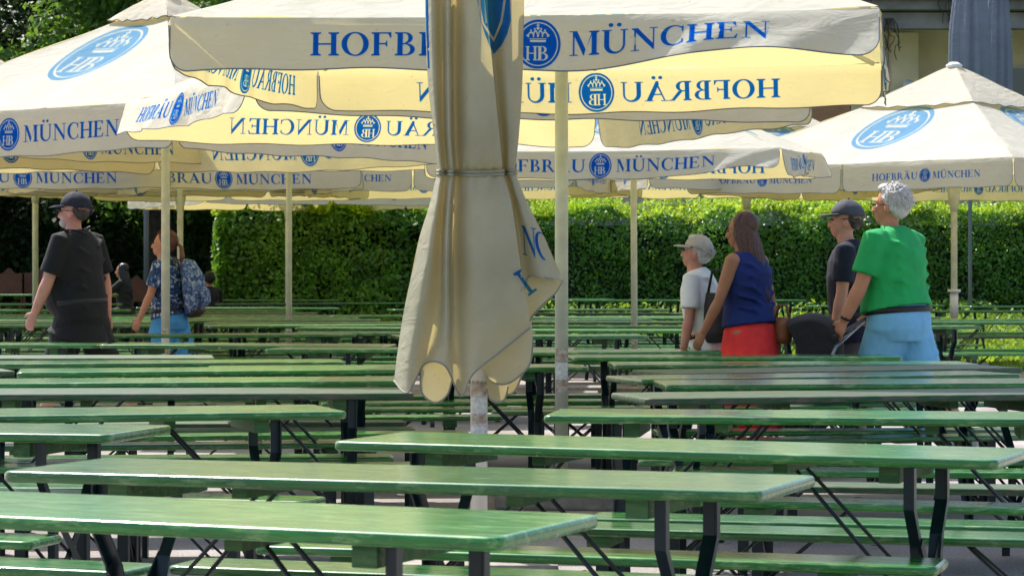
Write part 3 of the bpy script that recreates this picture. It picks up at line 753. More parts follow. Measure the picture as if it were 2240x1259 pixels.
hedge(-24, -5.6, 63, 1.5, 4.6, .4, 'tall hedge added as a dark backdrop behind the trees at the left', 41, 420, .17, shoots=.2)  # added hedge mass, keeps the gaps between the trees dark
folded_grey(xa(2122, 47), 47, 'grey parasol folded tight, the wider of the two above the open parasol on the right', .66, 7.6, 4.2, 1)
folded_grey(xa(2184, 49), 49, 'grey parasol folded tight, right of and behind its wider twin', .46, 7.6, 4.0, 4)
# market stall / service hut seen under the canopies in the middle
hut = empty('service_hut', (-1.25, 54, gz(-1.2, 54))); tag(hut, 'blue-grey hut wall seen under the parasols left of the folded one', 'hut')
bm = bmesh.new(); box(bm, -1.0, 0, 0, .9, 1.5, 2.75); obj('wall', bm, mat('blue-grey panels', (.12, .15, .24), .7, var=.15), hut)
bm = bmesh.new(); box(bm, -1.2, -.2, 2.752, 1.1, 1.7, 2.9); obj('roof', bm, DARKC, hut)
bm = bmesh.new()
for i in range(4): box(bm, -1.02+i*.62, -.05, 0, -.96+i*.62, -.004, 2.74)
obj('post', bm, DARKC, hut)

# ------------------------------------------------------------ tables and benches
TH, BH, TL, TW = .76, .45, 2.12, .57
def plank_top(L_, W_, nb, z, th, seed):
    """board with rounded corners and rounded edges"""
    bm = bmesh.new(); rings = []
    for ins, zz in ((.006, -th), (.001, -th+.005), (0, -th+.009), (0, -.010), (.0012, -.0055), (.004, -.002), (.0085, -.0003), (.014, 0)):
        r = .032-ins*.6; ring = []
        for cx, cy, a0 in ((L_-ins-r, W_-ins-r, 0), (ins+r, W_-ins-r, 90), (ins+r, ins+r, 180), (L_-ins-r, ins+r, 270)):
            for q in range(7):
                a = R(a0+15*q); ring.append(bm.verts.new((cx+r*cos(a), cy+r*sin(a), z+zz)))
        rings.append(ring)
    for A, B in zip(rings, rings[1:]):
        n_ = len(A)
        for q in range(n_): f = bm.faces.new((A[q], A[(q+1) % n_], B[(q+1) % n_], B[q])); f.smooth = True
    bm.faces.new(rings[0][::-1]); bm.faces.new(rings[-1])
    return bm
def make_table(worn):
    """local frame: x along, y depth (0 = near edge), origin on the ground at the near left corner"""
    root = empty('beer_table'); W_, L_ = TW, TL
    obj('tabletop', plank_top(L_, W_, 1, TH, .03, 1), WORN if worn else GREEN, root)
    for x in (.30, .34+.30, L_-.36-.34, L_-.36):
        bm = bmesh.new()
        if x in (.30, L_-.36): box(bm, x, .05, TH-.082, x+.06, W_-.05, TH-.031, .003)
        else: box(bm, x+.0, .11, TH-.066, x+.045, W_-.11, TH-.031, .002)
        obj('batten', bm, BATT, root)
    for side in (0, 1):
        sx = 1 if side == 0 else -1; x = .255 if side == 0 else L_-.255
        for s in (-1, 1):
            y = W_/2+s*.225; yi = W_/2+s*.13; yo = W_/2+s*.20
            bm = bmesh.new()
            pts = [(y, TH-.035), (y, .60), (yi+s*.02, .50), (yi, .44), (yi, .20), (yo, .03), (yo, .0)]
            for (ya, za), (yb, zb_) in zip(pts, pts[1:]):
                bar(bm, (x, ya, za), (x, yb, zb_), .034, .006, up=Vector((1, 0, 0))) if False else None
            # angle profile: a flange facing along the table and one facing across
            prof = []
            for (dy, dx) in ((-.015, -.003), (.015, -.003), (.015, .003), (-.015, .003)):
                prof.append((dy, dx))
            rings = [[bm.verts.new((x+dx, yy+dy, zz)) for dy, dx in prof] for yy, zz in pts]
            prof2 = ((-.003, -.0), (.003, -.0), (.003, .032), (-.003, .032))
            rings2 = [[bm.verts.new((x+sx*dx+sx*.0035, yy-s*.0+dy-s*.014, zz)) for dy, dx in prof2] for yy, zz in pts]
            for rg in (rings, rings2):
                for A, B in zip(rg, rg[1:]):
                    for k in range(4): bm.faces.new((A[k], A[(k+1) % 4], B[(k+1) % 4], B[k]))
                bm.faces.new(rg[0][::-1]); bm.faces.new(rg[-1])
            bmesh.ops.recalc_face_normals(bm, faces=bm.faces[:])
            obj('leg', bm, STEEL, root)
        bm = bmesh.new()
        bar(bm, (x+.006, W_/2-.16, .50), (x+.006, W_/2+.13, .22), .032, .005, up=Vector((1, 0, 0)))
        bar(bm, (x-.006, W_/2+.16, .50), (x-.006, W_/2-.13, .22), .032, .005, up=Vector((1, 0, 0)))
        bar(bm, (x, W_/2-.15, .16), (x, W_/2+.15, .16), .02, .006, up=Vector((1, 0, 0)))
        obj('cross_brace', bm, STEEL, root)
        for s in (-1, 1):
            bm = bmesh.new(); tube(bm, [(x+sx*.42, W_/2+s*.05, TH-.045), (x+sx*.40, W_/2+s*.06, TH-.07), (x+sx*.01, W_/2+s*.11, .28)], .0065, 6); obj('strut', bm, ROD, root)
    return root
def make_bench(worn):
    root = empty('beer_bench'); W_, L_ = .25, TL
    obj('seat', plank_top(L_, W_, 1, BH, .028, 2), WORN if worn else GREEN, root)
    for side in (0, 1):
        x = .30 if side == 0 else L_-.30; sx = 1 if side == 0 else -1
        bm = bmesh.new(); box(bm, x-.05, .02, BH-.065, x+.03, W_-.02, BH-.0285, .003); obj('batten', bm, BATT, root)
        for s in (-1, 1):
            bm = bmesh.new(); y = W_/2+s*.09
            box(bm, x-.021, y-.003, 0, x+.021, y+.003, BH-.066); box(bm, x-sx*.021, y-s*.004, 0, x-sx*.016, y-s*.03, BH-.066); obj('leg', bm, STEEL, root)
        bm = bmesh.new(); bar(bm, (x, W_/2-.087, .12), (x, W_/2+.087, .12), .02, .006, up=Vector((1, 0, 0))); bar(bm, (x+.004, W_/2-.087, .36), (x+.004, W_/2+.087, .16), .02, .004, up=Vector((1, 0, 0)))
        obj('cross_brace', bm, STEEL, root)
        for s in (-1, 1):
            bm = bmesh.new(); tube(bm, [(x+sx*.33, W_/2+s*.03, BH-.03), (x+sx*.31, W_/2+s*.035, BH-.05), (x+sx*.01, W_/2+s*.07, .14)], .0055, 6); obj('strut', bm, ROD, root)
    return root
PROTO = {}
USED = set()
def place(kind, worn, X, Y, rz, z, label, group):
    k = (kind, worn)
    if k not in PROTO:
        o = make_table(worn) if kind == 'T' else make_bench(worn)
        PROTO[k] = (o, kids(o)); 
    else:
        p, tr = PROTO[k]; o = p.copy(); col.objects.link(o)
        for ch in tr: c = ch.copy(); col.objects.link(c); c.parent = o
    o.location = (X, Y, z); o.rotation_euler = (random.uniform(-.004, .004), random.uniform(-.003, .003), rz)
    assert label not in USED, label
    USED.add(label)
    tag(o, label, 'table' if kind == 'T' else 'bench', group)
    return o
LT = []
def brd(kind, side, a, b, label, worn=0, group=None):
    """near top edge runs through photograph points a (a visible end) and b"""
    h = TH if kind == 'T' else BH
    A = at(*a, h); YB = A.y if abs(b[1]-a[1]) < .3 else F*(EYE-h-A.z)/max(b[1]-HZ, 2); d = Vector((xa(b[0], YB)-A.x, YB-A.y))*(1 if b[0] > a[0] else -1)
    if A.y > 21:
        th = max(-.30, min(.22, math.atan2(d.y, d.x))); d = Vector((cos(th), sin(th)))
    if A.y < 12 and side == 'L':
        th = math.atan2(d.y, d.x)-.012; d = Vector((cos(th), sin(th)))
    d = d.normalized()*(1 if side == 'L' else -1)
    if side == 'R': d = -d                              # a is the right end; the board runs back to the left
    o = (A.x, A.y) if side == 'L' else (A.x-d.x*TL, A.y-d.y*TL)
    rz = math.atan2(d.y, d.x)
    return place(kind, worn, o[0], o[1], rz, gz(A.x, A.y), label, group or ('beer tables' if kind == 'T' else 'beer benches'))
# near field: tables
brd('T', 'R', (1091, 1174), (0, 1127), 'nearest green table, running out of the picture at the lower left')
brd('T', 'L', (2, 1029), (1654, 1077), 'green table just behind the nearest one, its left corner at the picture edge')
brd('T', 'L', (724, 964), (2174, 1000), 'long green table with its trestle standing free at the lower right')
brd('T', 'L', (1187, 908), (2240, 915), 'green table whose left end hides the foot of the thick pole')
brd('T', 'R', (238, 954), (0, 950), 'green table at the left edge with only its right end in view')
brd('T', 'R', (760, 896), (0, 908), 'green table ending just left of the folded parasol')
brd('T', 'R', (905, 856), (0, 861), 'grey weathered table running behind the hem of the folded parasol', 1)
brd('T', 'R', (885, 834), (0, 838), 'green table directly behind the grey weathered one on the left')
brd('T', 'L', (37, 814), (750, 810), 'green table with its left end just inside the picture, beside a splintered grey end')
brd('T', 'R', (35, 811), (0, 811.5), 'splintered grey table end at the left edge of the picture', 1)
brd('T', 'R', (757, 792), (0, 795), 'green table ending left of the folded parasol, fourth board line below the walkers')
brd('T', 'R', (1290, 802), (900, 804), 'green table seen on both sides of the folded parasol and the thick pole')
brd('T', 'R', (469, 780), (0, 782), 'short-looking weathered table below the black-shirted walker', 1)
brd('T', 'R', (212, 752), (0, 752), 'green table at the knees of the black-shirted walker')
brd('T', 'L', (216, 753), (750, 755), 'green table in front of the pole beside the backpack walker')
brd('T', 'L', (579, 763), (870, 764), 'green table starting between the thin pole and the folded parasol')
brd('T', 'R', (1595, 769), (1165, 771), 'thin-looking green table below the red skirt')
brd('T', 'R', (1976, 778), (1165, 781), 'green table ending below the man in the green shirt')
brd('T', 'L', (1343, 797), (2240, 796), 'wide green table just below the light blue shorts')
brd('T', 'L', (1470, 817), (2240, 806), 'brown weathered table, second line below the light blue shorts', 1)
brd('T', 'L', (1407, 829), (2240, 818), 'green table with a rounded left end near the thin far pole')
brd('T', 'L', (1457, 841), (2240, 839), 'pale green table directly above the splintered-end one on the right')
brd('T', 'L', (1412, 871), (2240, 861), 'weathered table with a broken brown left corner, on the right', 1)
# near field: benches
brd('B', 'R', (663, 1097), (0, 1078), 'bench showing its right end between the two nearest tables')
brd('B', 'R', (65, 1180), (0, 1178), 'bench stub at the left edge below the nearest table')
brd('B', 'L', (553, 1192), (2019, 1240), 'bench in front of the free trestle, right end at the lower right')
brd('B', 'L', (362, 1236), (1100, 1262), 'bench cut by the bottom of the picture, middle')
brd('B', 'R', (265, 1252), (0, 1240), 'bench cut by the bottom of the picture at the left corner')
brd('B', 'L', (1120, 1150), (2240, 1177), 'bench crossing behind the lower-right trestle, nearer of a pair')
brd('B', 'L', (1280, 1132), (2240, 1149), 'bench crossing behind the lower-right trestle, farther of a pair')
brd('B', 'L', (1480, 1090), (2240, 1109), 'bright green bench right of the second table end')
brd('B', 'L', (1300, 1056), (2240, 1067), 'dull green bench under the long table with the free trestle', 1)
brd('B', 'L', (1470, 1027), (2240, 1033), 'bench just below the right end of the long table')
brd('B', 'L', (1396, 1006), (2240, 1009), 'bench with a left end right of the thick pole foot')
brd('B', 'L', (1440, 943), (2240, 938), 'bench under the table that hides the thick pole foot')
brd('B', 'L', (1620, 962), (2240, 950), 'pale bench slanting up to the right edge above the long table')
brd('B', 'R', (2029, 897), (1550, 901), 'bench at the ankles of the man in light blue shorts')
brd('B', 'R', (1334, 862), (880, 866), 'green bench ending right of the thick pole, farthest of four lines')
brd('B', 'R', (1411, 876), (850, 880), 'green bench ending below the broken brown corner')
brd('B', 'R', (1440, 889), (930, 892), 'green bench behind the brown bench by the thick pole')
brd('B', 'L', (1075, 899), (1450, 899), 'brown weathered bench between the folded parasol foot and the thick pole', 1)
brd('B', 'R', (399, 889), (0, 893), 'bench ending under the grey weathered table at left')
brd('B', 'R', (889, 922), (400, 925), 'brown weathered bench under the table beside the folded parasol', 1)
brd('B', 'R', (910, 936), (400, 940), 'olive bench second below the table beside the folded parasol', 1)
brd('B', 'R', (1030, 945), (400, 952), 'bench ending at the foot of the folded parasol pole')
brd('B', 'R', (860, 968), (250, 973), 'bench ending under the left end of the long table')
brd('B', 'R', (862, 997), (220, 1001), 'bench below the left end of the long table, nearer one')
brd('B', 'R', (958, 1016), (400, 1019), 'small bench end just above the second table')
brd('B', 'R', (440, 1010), (0, 1008), 'bench in shade under the left edge table')
brd('B', 'R', (430, 1069), (0, 1066), 'bench under the left end of the second table')
for i, (px, py, nm) in enumerate(((1790, 868, 'bench behind the broken-corner table, right of the green shorts'), (600, 868, 'bench behind the grey weathered table, middle'), (250, 826, 'bench two lines behind the grey weathered table'),
                     (1990, 835, 'bench hidden under the pale green table at the right'), (1250, 830, 'bench behind the thick pole at knee height'), (1420, 846, 'bench between the thick pole and the thin far pole'))):
    brd('B', 'L', (px-300, py+46), (px, py+45), nm)
# far field: what the picture shows beyond the path
FT = [('T', 'R', (1342, 653), (1245, 653.5), 'tiny far table right of the thick pole, under the hedge'),
 ('T', 'R', (1520, 655), (1245, 666), 'long far table touching the elderly walker from behind'),
 ('T', 'L', (1256, 693), (1500, 683), 'far table with an X trestle on the lawn, left of the white-capped walker'),
 ('T', 'R', (1429, 698), (1165, 711), 'broad far table right of the thick pole, its top slanting up'),
 ('B', 'R', (1473, 743), (1165, 757), 'far bench in front of the broad slanting table'),
 ('B', 'R', (1473, 720), (1260, 727), 'far bench beside the lawn left of the white-capped walker'),
 ('T', 'R', (1766, 655), (1640, 657), 'tiny far table between the red-skirted walker and the grey-capped man'),
 ('T', 'L', (1788, 668), (2060, 662), 'far table behind the green shirt'),
 ('T', 'L', (1680, 695), (2000, 688), 'far table between the red skirt and the black pushchair'),
 ('T', 'L', (1985, 700), (2240, 686), 'long far table at the right edge with an X trestle on the lawn'),
 ('T', 'L', (2124, 669), (2240, 665), 'tiny far table at the right edge below the hedge'),
 ('B', 'L', (2075, 773), (2240, 766), 'bright far bench at the right edge in front of the lawn'),
 ('B', 'L', (2040, 736), (2240, 724), 'weathered far bench behind the light blue shorts'),
 ('B', 'R', (2150, 752), (1960, 757), 'far bench end behind the light blue shorts'),
 ('T', 'L', (1700, 714), (1830, 711), 'far table left of the black pushchair, nearer one'),
 ('B', 'L', (1705, 742), (1860, 740), 'far bench behind the pushchair wheels'),
 ('B', 'R', (1530, 757), (1300, 762), 'far bench just above the thin-looking table'),
 ('T', 'L', (463, 655), (750, 646), 'far table below the left end of the hedge'),
 ('T', 'L', (478, 664), (750, 652), 'far weathered table just below the hedge end'),
 ('T', 'L', (700, 662), (860, 659), 'far table between the thin pole and the folded parasol, lawn behind'),
 ('T', 'R', (743, 672), (463, 684), 'far table crossing the thin pole at the lawn'),
 ('T', 'R', (632, 695), (463, 703), 'far table ending at the thin pole'),
 ('T', 'L', (636, 690), (860, 682), 'far table starting at the thin pole'),
 ('T', 'L', (457, 712), (750, 699), 'broad far table right of the backpack walker with an X trestle'),
 ('B', 'L', (750, 716), (870, 714), 'far bench left of the folded parasol, upper'),
 ('B', 'L', (600, 738), (860, 731), 'far bench left of the folded parasol, lower'),
 ('B', 'L', (420, 741), (600, 737), 'far bench at the hip of the backpack walker'),
 ('B', 'L', (560, 779), (800, 776), 'far bench at the path edge left of the folded parasol'),
 ('T', 'R', (780, 729), (500, 737), 'far table behind the thin pole, third from the path'),
 ('B', 'L', (880, 700), (1100, 696), 'far bench behind the folded parasol'),
 ('T', 'L', (880, 735), (1300, 729), 'far table passing behind the folded parasol'),
 ('T', 'L', (860, 676), (1150, 671), 'far table at the lawn behind the folded parasol')]
for r in FT: brd(*r, 1 if 'weathered' in r[4] else 0, 'far tables' if r[0] == 'T' else 'far benches')
ordn = ['first', 'second', 'third', 'fourth', 'fifth', 'sixth', 'seventh', 'eighth', 'ninth', 'tenth', 'eleventh', 'twelfth', 'thirteenth', 'fourteenth', 'fifteenth', 'sixteenth', 'seventeenth', 'eighteenth']
def far_block(rows, x0px, n_, where, seed, dy=1.35):
    rnd = random.Random(seed)
    for r, Y in enumerate(rows):
        for c in range(n_):
            X = xa(x0px, Y)+c*2.32+rnd.uniform(-.15, .15); Yj = Y+rnd.uniform(-.12, .12); rz = rnd.uniform(-.10, .03)
            rest = '' if n_ == 1 else (', left one' if c == 0 else ', right one')
            worn = rnd.random() < .15
            place('T', worn, X, Yj, rz, gz(X+1.1, Yj), '%s table of the %s row back from the path %s%s' % ('weathered' if worn else 'green', ordn[r], where, rest), 'far tables')
            if Y < 37:
                for q, (o_, nm) in enumerate(((-.42, 'front'), (.86, 'rear'))):
                    place('B', rnd.random() < .15, X+rnd.uniform(-.05, .05), Yj+o_, rz, gz(X+1.1, Yj), 'bench on the %s side of the %s row table %s%s' % (nm, ordn[r], where, rest), 'far benches')
far_block([26.9, 28.1, 29.4, 30.8, 32.4, 34.4, 36.6, 39.5], -60, 2, 'behind the black-shirted walker', 4)
far_block([24.4, 26.4, 28.6, 31.2, 34.2, 37.6], 1130, 1, 'right of the thick pole', 8)
far_block([23.6, 25.6], 640, 1, 'left of the folded parasol', 9)
far_block([28.4, 36.4], 2010, 1, 'behind the light blue shorts', 10)

# ------------------------------------------------------------ open parasols
parasol(.275, 14.9, -8, 3.5, 2.30, .265, .80, .037, 1, (.03, .02, .06, .02), (.022, .015, .02, .02), label='large open parasol across the top of the picture on the thick pole', shifts=(.10, 0, 0, 0), ends=(.06, 0, 0, 0), tws=(.05, 0, 0, 0), crumples=((1.05, .45, .075), None, None, (.4, .6, .03)))
parasol(-.47, 19.5, 20, 3.88, 2.31, .288, .86, .035, 3, (.03, .04, .05, .09), (.03, .03, .015, .035), label='open parasol, one flap blown out in the sun, its pole beside the folded parasol', tws=(0, 0, 0, -.04), crumples=(None, None, (-1.2, .5, .03), (-.3, .5, .015)))
parasol(-3.15, 24.4, -36, 3.98, 2.29, .387, 1.075, .039, 5, (.015, .03, .03, .03), (.012, .02, .02, .02), shifts=(.09, 0, 0, 0), label='open parasol with a pale oval crest on its roof, at the upper left', big=True, crest_r=.43)
parasol(-5.57, 26.9, -38, 3.8, 2.37, .29, .86, .034, 6, (.02, .03, .03, .03), label='open parasol mostly out of the picture at left, only its back hem showing')
parasol(-2.51, 30.2, -3, 4.0, 2.52, .33, .95, .034, 7, (.16, .06, .03, .03), (.06, .04, .012, .02), label='open parasol on the thin pole left of the folded one, front flap waving', tws=(-.12, 0, 0, 0), big=True)
parasol(-4.23, 34.2, 24, 3.55, 2.31, .265, .80, .034, 8, (.02, .03, .03, .03), (.008, .02, .02, .02), label='open parasol behind the pole beside the backpack walker')
parasol(-6.42, 33.2, 22, 3.5, 2.29, .265, .80, .034, 9, (.02, .03, .03, .03), (.008, .02, .02, .02), label='open parasol at the left edge above the black-shirted walker')
parasol(1.28, 28.0, -13, 3.5, 2.27, .265, .80, .034, 10, (.03, -.02, .03, .03), (.02, .04, .02, .02), label='open parasol on the thin pole right of the thick one, its right flap crumpled', ends=(.03, .12, 0, 0), tilt=1.6, crumples=((1.45, .45, .08), (0, .5, .05), None, None))
parasol(5.75, 34.9, -43, 4.9, 2.29, .345, 1.25, .042, 11, (.01, .01, .01, .01), (.012,)*4, 2, label='big cream parasol on the collared pole at the right', joint=True, bracket=True, crest_r=.56)
parasol(-4.55, 36.8, -12, 4.2, 2.33, .34, 1.0, .042, 12, (.01,)*4, (.012,)*4, 2, label='big parasol over the dark-haired seated guest, with two printed flaps side by side', bracket=True)
parasol(-6.75, 38.0, 14, 4.0, 2.48, .34, 1.0, .042, 16, (.01,)*4, (.012,)*4, 2, label='big parasol farthest left, pole left of the black-shirted walker', bracket=True)
parasol(-.75, 36.2, -14, 4.2, 2.34, .34, 1.0, .042, 13, (.01,)*4, (.012,)*4, 2, label='big parasol behind the folded one, its pole hidden', bracket=True)
parasol(3.2, 36.6, 14, 4.0, 2.36, .34, .95, .042, 14, (.01,)*4, (.012,)*4, 2, label='big parasol behind the two women walkers and the green shirt', bracket=True)
parasol(-3.72, 44.5, 24, 4.2, 2.36, .34, 1.0, .042, 15, (.01,)*4, (.012,)*4, 2, label='far big parasol in the sun above the left hedge', bracket=True)
# ------------------------------------------------------------ the folded parasol
FX, FY = -.139, 11.3
KP = F/FY
def fp(px, py, d): return Vector(((px-1048)/KP*(1+d/FY), d, EYE-(py-HZ)/KP*(1+d/FY)))
def crom(p0, p1, p2, p3, t): return .5*((2*p1)+(-p0+p2)*t+(2*p0-5*p1+4*p2-p3)*t*t+(-p0+3*p1-3*p2+p3)*t*t*t)
def dense(G, ns, nt_):
    """G rows x cols x 3 control net -> interpolated net"""
    G = np.asarray(G, float)
    def along(A, k):
        out = []
        n_ = len(A)
        for i in range(n_-1):
            p0, p1, p2, p3 = A[max(i-1, 0)], A[i], A[i+1], A[min(i+2, n_-1)]
            for t in range(k): out.append(crom(p0, p1, p2, p3, t/k))
        out.append(A[-1]); return np.array(out)
    H = along(G, ns); H = along(H.transpose(1, 0, 2), nt_).transpose(1, 0, 2)
    return H
def net_mesh(bm, H, mat=0, rumple=0., seed=0):
    rows = []
    for i, r in enumerate(H):
        rr = []
        for j, (a, b, d) in enumerate(r):
            dd = d+.007*sin(a*.33+seed)*math.exp(-((b-376)/38)**2)+.004*sin(a*.21+b*.05)*math.exp(-((b-420)/70)**2)+rumple*(noise.noise(Vector((a*.018, b*.006, seed)))+.5*noise.noise(Vector((a*.05, b*.02, seed+4))))
            H[i, j, 2] = dd; rr.append(bm.verts.new(fp(a, b, dd)))
        rows.append(rr)
    for A, B in zip(rows, rows[1:]):
        for k in range(len(A)-1):
            f = bm.faces.new((A[k], B[k], B[k+1], A[k+1])); f.smooth = True; f.material_index = mat
    return rows
fold = empty('folded_parasol', (FX, FY, 0)); tag(fold, 'cream parasol folded shut and tied with a cord, hanging in the middle of the picture', 'parasol')
colx = {-110: (928, 945, 966, 982, 996, 1022, 1044, 1058, 1064, 1105, 1148), 0: (930, 946, 967, 983, 997, 1025, 1048, 1062, 1068, 1108, 1147),
 100: (932, 948, 968, 983, 997, 1028, 1058, 1074, 1079, 1112, 1145), 200: (938, 951, 969, 984, 997, 1030, 1066, 1084, 1088, 1116, 1142),
 300: (950, 958, 972, 986, 998, 1032, 1072, 1094, 1098, 1118, 1135), 355: (955, 964, 976, 990, 1000, 1034, 1076, 1098, 1103, 1118, 1129),
 376: (957, 966, 978, 990, 1001, 1035, 1076, 1098, 1104, 1118, 1128), 398: (951, 963, 975, 989, 1000, 1036, 1080, 1106, 1112, 1124, 1135),
 450: (939, 955, 970, 984, 997, 1038, 1090, 1120, 1126, 1142, 1157), 520: (917, 944, 966, 981, 996, 1040, 1098, 1131, 1137, 1166, 1192), 600: (900, 932, 964, 980, 999, 1042, 1106, 1142, 1148, 1188, 1226)}
base_d = (.03, -.115, -.065, -.15, -.065, -.175, -.205, -.195, -.10, -.15, -.0)
rows_ = []
for py, xs in colx.items():
    k = {355: .86, 376: .76, 398: .84, 450: 1.0, 520: 1.12, 600: 1.22}.get(py, 1.0)
    rows_.append([(x, py+(0 if abs(py-376) > 1 else (j-5)*.0), d*k-(.0 if j not in (5, 6) or py not in (355, 398) else .012)) for j, (x, d) in enumerate(zip(xs, base_d))])
wing = [[rows_[i][j] for j in (7, 8, 9, 10)] for i in range(len(rows_))]
wing.append([(1146, 640, -.20), (1160, 603, -.135), (1196, 607, -.17), (1231, 614, -.02)])
main = [[rows_[i][j] for j in range(8)] for i in range(len(rows_))]
main.append([(883, 682, .03), (918, 682, -.13), (961, 680, -.075), (980, 680, -.18), (1001, 690, -.11), (1046, 670, -.24), (1112, 650, -.26), (1151, 640, -.21)])
main.append([(870, 765, .03), (903, 765, -.14), (950, 745, -.08), (978, 752, -.19), (1004, 780, -.13), (1046, 740, -.25), (1114, 700, -.27), (1158, 682, -.21)])
main.append([(862, 832, .02), (893, 858, -.13), (930, 796, -.10), (975, 800, -.20), (1009, 866, -.16), (1036, 818, -.24), (1098, 768, -.26), (1161, 717, -.20)])
bm = bmesh.new()
HM = dense(main, 7, 6); rm = net_mesh(bm, HM, 0, .006, 3)
HW = dense(wing, 7, 5); rw = net_mesh(bm, HW, 0, .006, 3)
for rws in (rm, rw): tube(bm, [v.co+Vector((0, -.002, 0)) for v in rws[-1]], .004, 5, mat=1)
# back half closes the bundle
back = []
for i, py in enumerate(list(colx)):
    xs = colx[py]; a, b = xs[0], xs[-1]; m_ = (a+b)/2; h = (b-a)/2; kk = {355: .8, 376: .7, 398: .8}.get(py, 1.0)
    back.append([(a, py, base_d[0]*(.76 if py == 376 else 1)), (a+h*.25, py, .14*kk), (a+h*.5, py, .09*kk), (m_-h*.1, py, .22*kk), (m_+h*.2, py, .13*kk), (m_+h*.5, py, .20*kk), (b-h*.15, py, .10*kk), (b, py, base_d[-1]*(.76 if py == 376 else 1))])
net_mesh(bm, dense(back, 5, 5), 0, .012, 9)
def resample(P, n_):
    H = dense([[(x, y, 0.) for x, y in P]]*2, 1, 8)[0]; d = np.r_[0, np.cumsum(np.hypot(*(H[1:, :2]-H[:-1, :2]).T))]; t = np.linspace(0, d[-1], n_)
    return np.stack([np.interp(t, d, H[:, 0]), np.interp(t, d, H[:, 1])], 1)
def lobe(pts_top, pts_bot, d0, d1, bulge_=-.03, n_=28, m_=9, mat=0):
    """hanging flap with a rounded hem between an upper and a lower polyline"""
    A = np.c_[resample(pts_top, n_), np.full(n_, d0)]; B = np.c_[resample(pts_bot, n_), np.full(n_, d1)]
    rows = []
    for k in range(m_):
        t = k/(m_-1)
        rows.append([bm.verts.new(fp(*(a*(1-t)+b*t+np.array([0, 0, bulge_*sin(pi*i/(len(A)-1))*(.4+.6*t)])))) for i, (a, b) in enumerate(zip(A, B))])
    for p, q in zip(rows, rows[1:]):
        for i in range(len(p)-1):
            f = bm.faces.new((p[i], q[i], q[i+1], p[i+1])); f.smooth = True; f.material_index = mat
    tube(bm, [v.co.copy() for v in rows[-1]], .004, 5, mat=1)
lobe([(915, 760), (955, 750), (1000, 770)], [(922, 800), (921, 850), (935, 872), (957, 880), (980, 862), (990, 830), (1002, 800)], -.06, -.075)
lobe([(1030, 800), (1098, 740), (1164, 700)], [(1062, 800), (1064, 820), (1080, 836), (1105, 840), (1130, 828), (1158, 800), (1165, 770), (1166, 735)], -.17, -.13)
lobe([(1060, 800), (1080, 790), (1108, 800)], [(1066, 850), (1072, 872), (1088, 879), (1104, 872), (1112, 845)], -.02, -.03)
lobe([(1095, 780), (1120, 760), (1150, 770)], [(1098, 845), (1112, 862), (1128, 852), (1142, 820), (1152, 790)], .05, .04)
lobe([(1146, 606), (1180, 604), (1229, 613)], [(1158, 712), (1166, 690), (1200, 655), (1216, 640), (1230, 616)], -.12, -.06, -.02)
# dye on the cloth
def on_net(H):
    Q = H.reshape(-1, 3)
    def fn(px, py):
        w_ = (Q[:, 0]-px)**2+((Q[:, 1]-py))**2; idx = np.argsort(w_)[:4]; ww = 1/(w_[idx]+.5); d = float((Q[idx, 2]*ww).sum()/ww.sum())
        return d
    return fn
def cloth_print(polys, H, off=.006, step=8):
    V, Fc = flat_print(polys, step, step); fn = on_net(H)
    vs = [bm.verts.new(fp(u, -v, fn(u, -v)-off)) for u, v, _ in V]
    for ids, _ in Fc:
        try: f = bm.faces.new([vs[i] for i in ids]); f.material_index = 2; f.smooth = True
        except ValueError: pass
neg = lambda pts: [(a, -b) for a, b in pts]
HU = dense(rows_, 7, 6)
cloth_print([(neg([(1040, -100), (1046, 0), (1053, 45), (1064, 80), (1081, 119), (1098, 100), (1111, 75), (1119, 45), (1117, 0), (1112, -100)]), 0, 0),
             (neg([(1044, -100), (1049, 20), (1056, 52), (1081, 92), (1100, 50), (1108, 0), (1104, -100), (1099, -100), (1103, 0), (1096, 45), (1081, 84), (1060, 50), (1054, 20), (1049, -100)]), 0, 1)], HU, .010)
cloth_print([(neg([(930, -100), (935, -100), (938, 60), (940, 150), (936, 150), (932, 60)]), 0, 0)], HU, .012)
def glyph_px(ch, o, ex, ey):
    out = []
    for grp in GL[ch][0]:
        for p in grp: out.append(([(o[0]+a*ex[0]+b*ey[0], -(o[1]+a*ex[1]+b*ey[1])) for a, b in p], 0, 0))
    return out
cloth_print(glyph_px('N', (1144, 556), (34, 8), (-4, -64)), HU, .010)
cloth_print(glyph_px('C', (1180, 566), (34, 8), (-14, -62))[:16], HU, .010)
cloth_print([(neg([(1124, 598), (1141, 588), (1143, 592), (1139, 598), (1166, 634), (1174, 630), (1177, 634), (1158, 648), (1156, 643), (1160, 640), (1134, 602), (1127, 603)]), 0, 0)], np.concatenate([HU.reshape(-1, 3), HM.reshape(-1, 3)]), .012)
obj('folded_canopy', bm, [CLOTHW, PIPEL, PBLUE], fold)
bm = bmesh.new()
row = [r for r in rows_ if r[0][1] == 376][0]; H1 = dense([row, row], 1, 6)[0]
for dy, rr in ((-3, .006), (4, .006)):
    pts = [fp(a+(a-1043)*.02, b+dy+3*sin((a-957)*.02), d-.012) for a, b, d in H1]+[fp(1110, 374+dy, .16), fp(1043, 372+dy, .2), fp(975, 374+dy, .14), fp(955, 376+dy, .0)]
    tube(bm, pts, rr, 7)
obj('tie_cord', bm, CLOTHW, fold)
bm = bmesh.new(); tube(bm, [(0, 0, .03), (0, 0, 3.3)], .036, 20); pole = obj('pole', bm, POLEW, fold)
bm = bmesh.new(); box(bm, -.33, -.33, 0, .33, .33, .10, .015); obj('base_slab', bm, CONC, fold)
bm = bmesh.new()
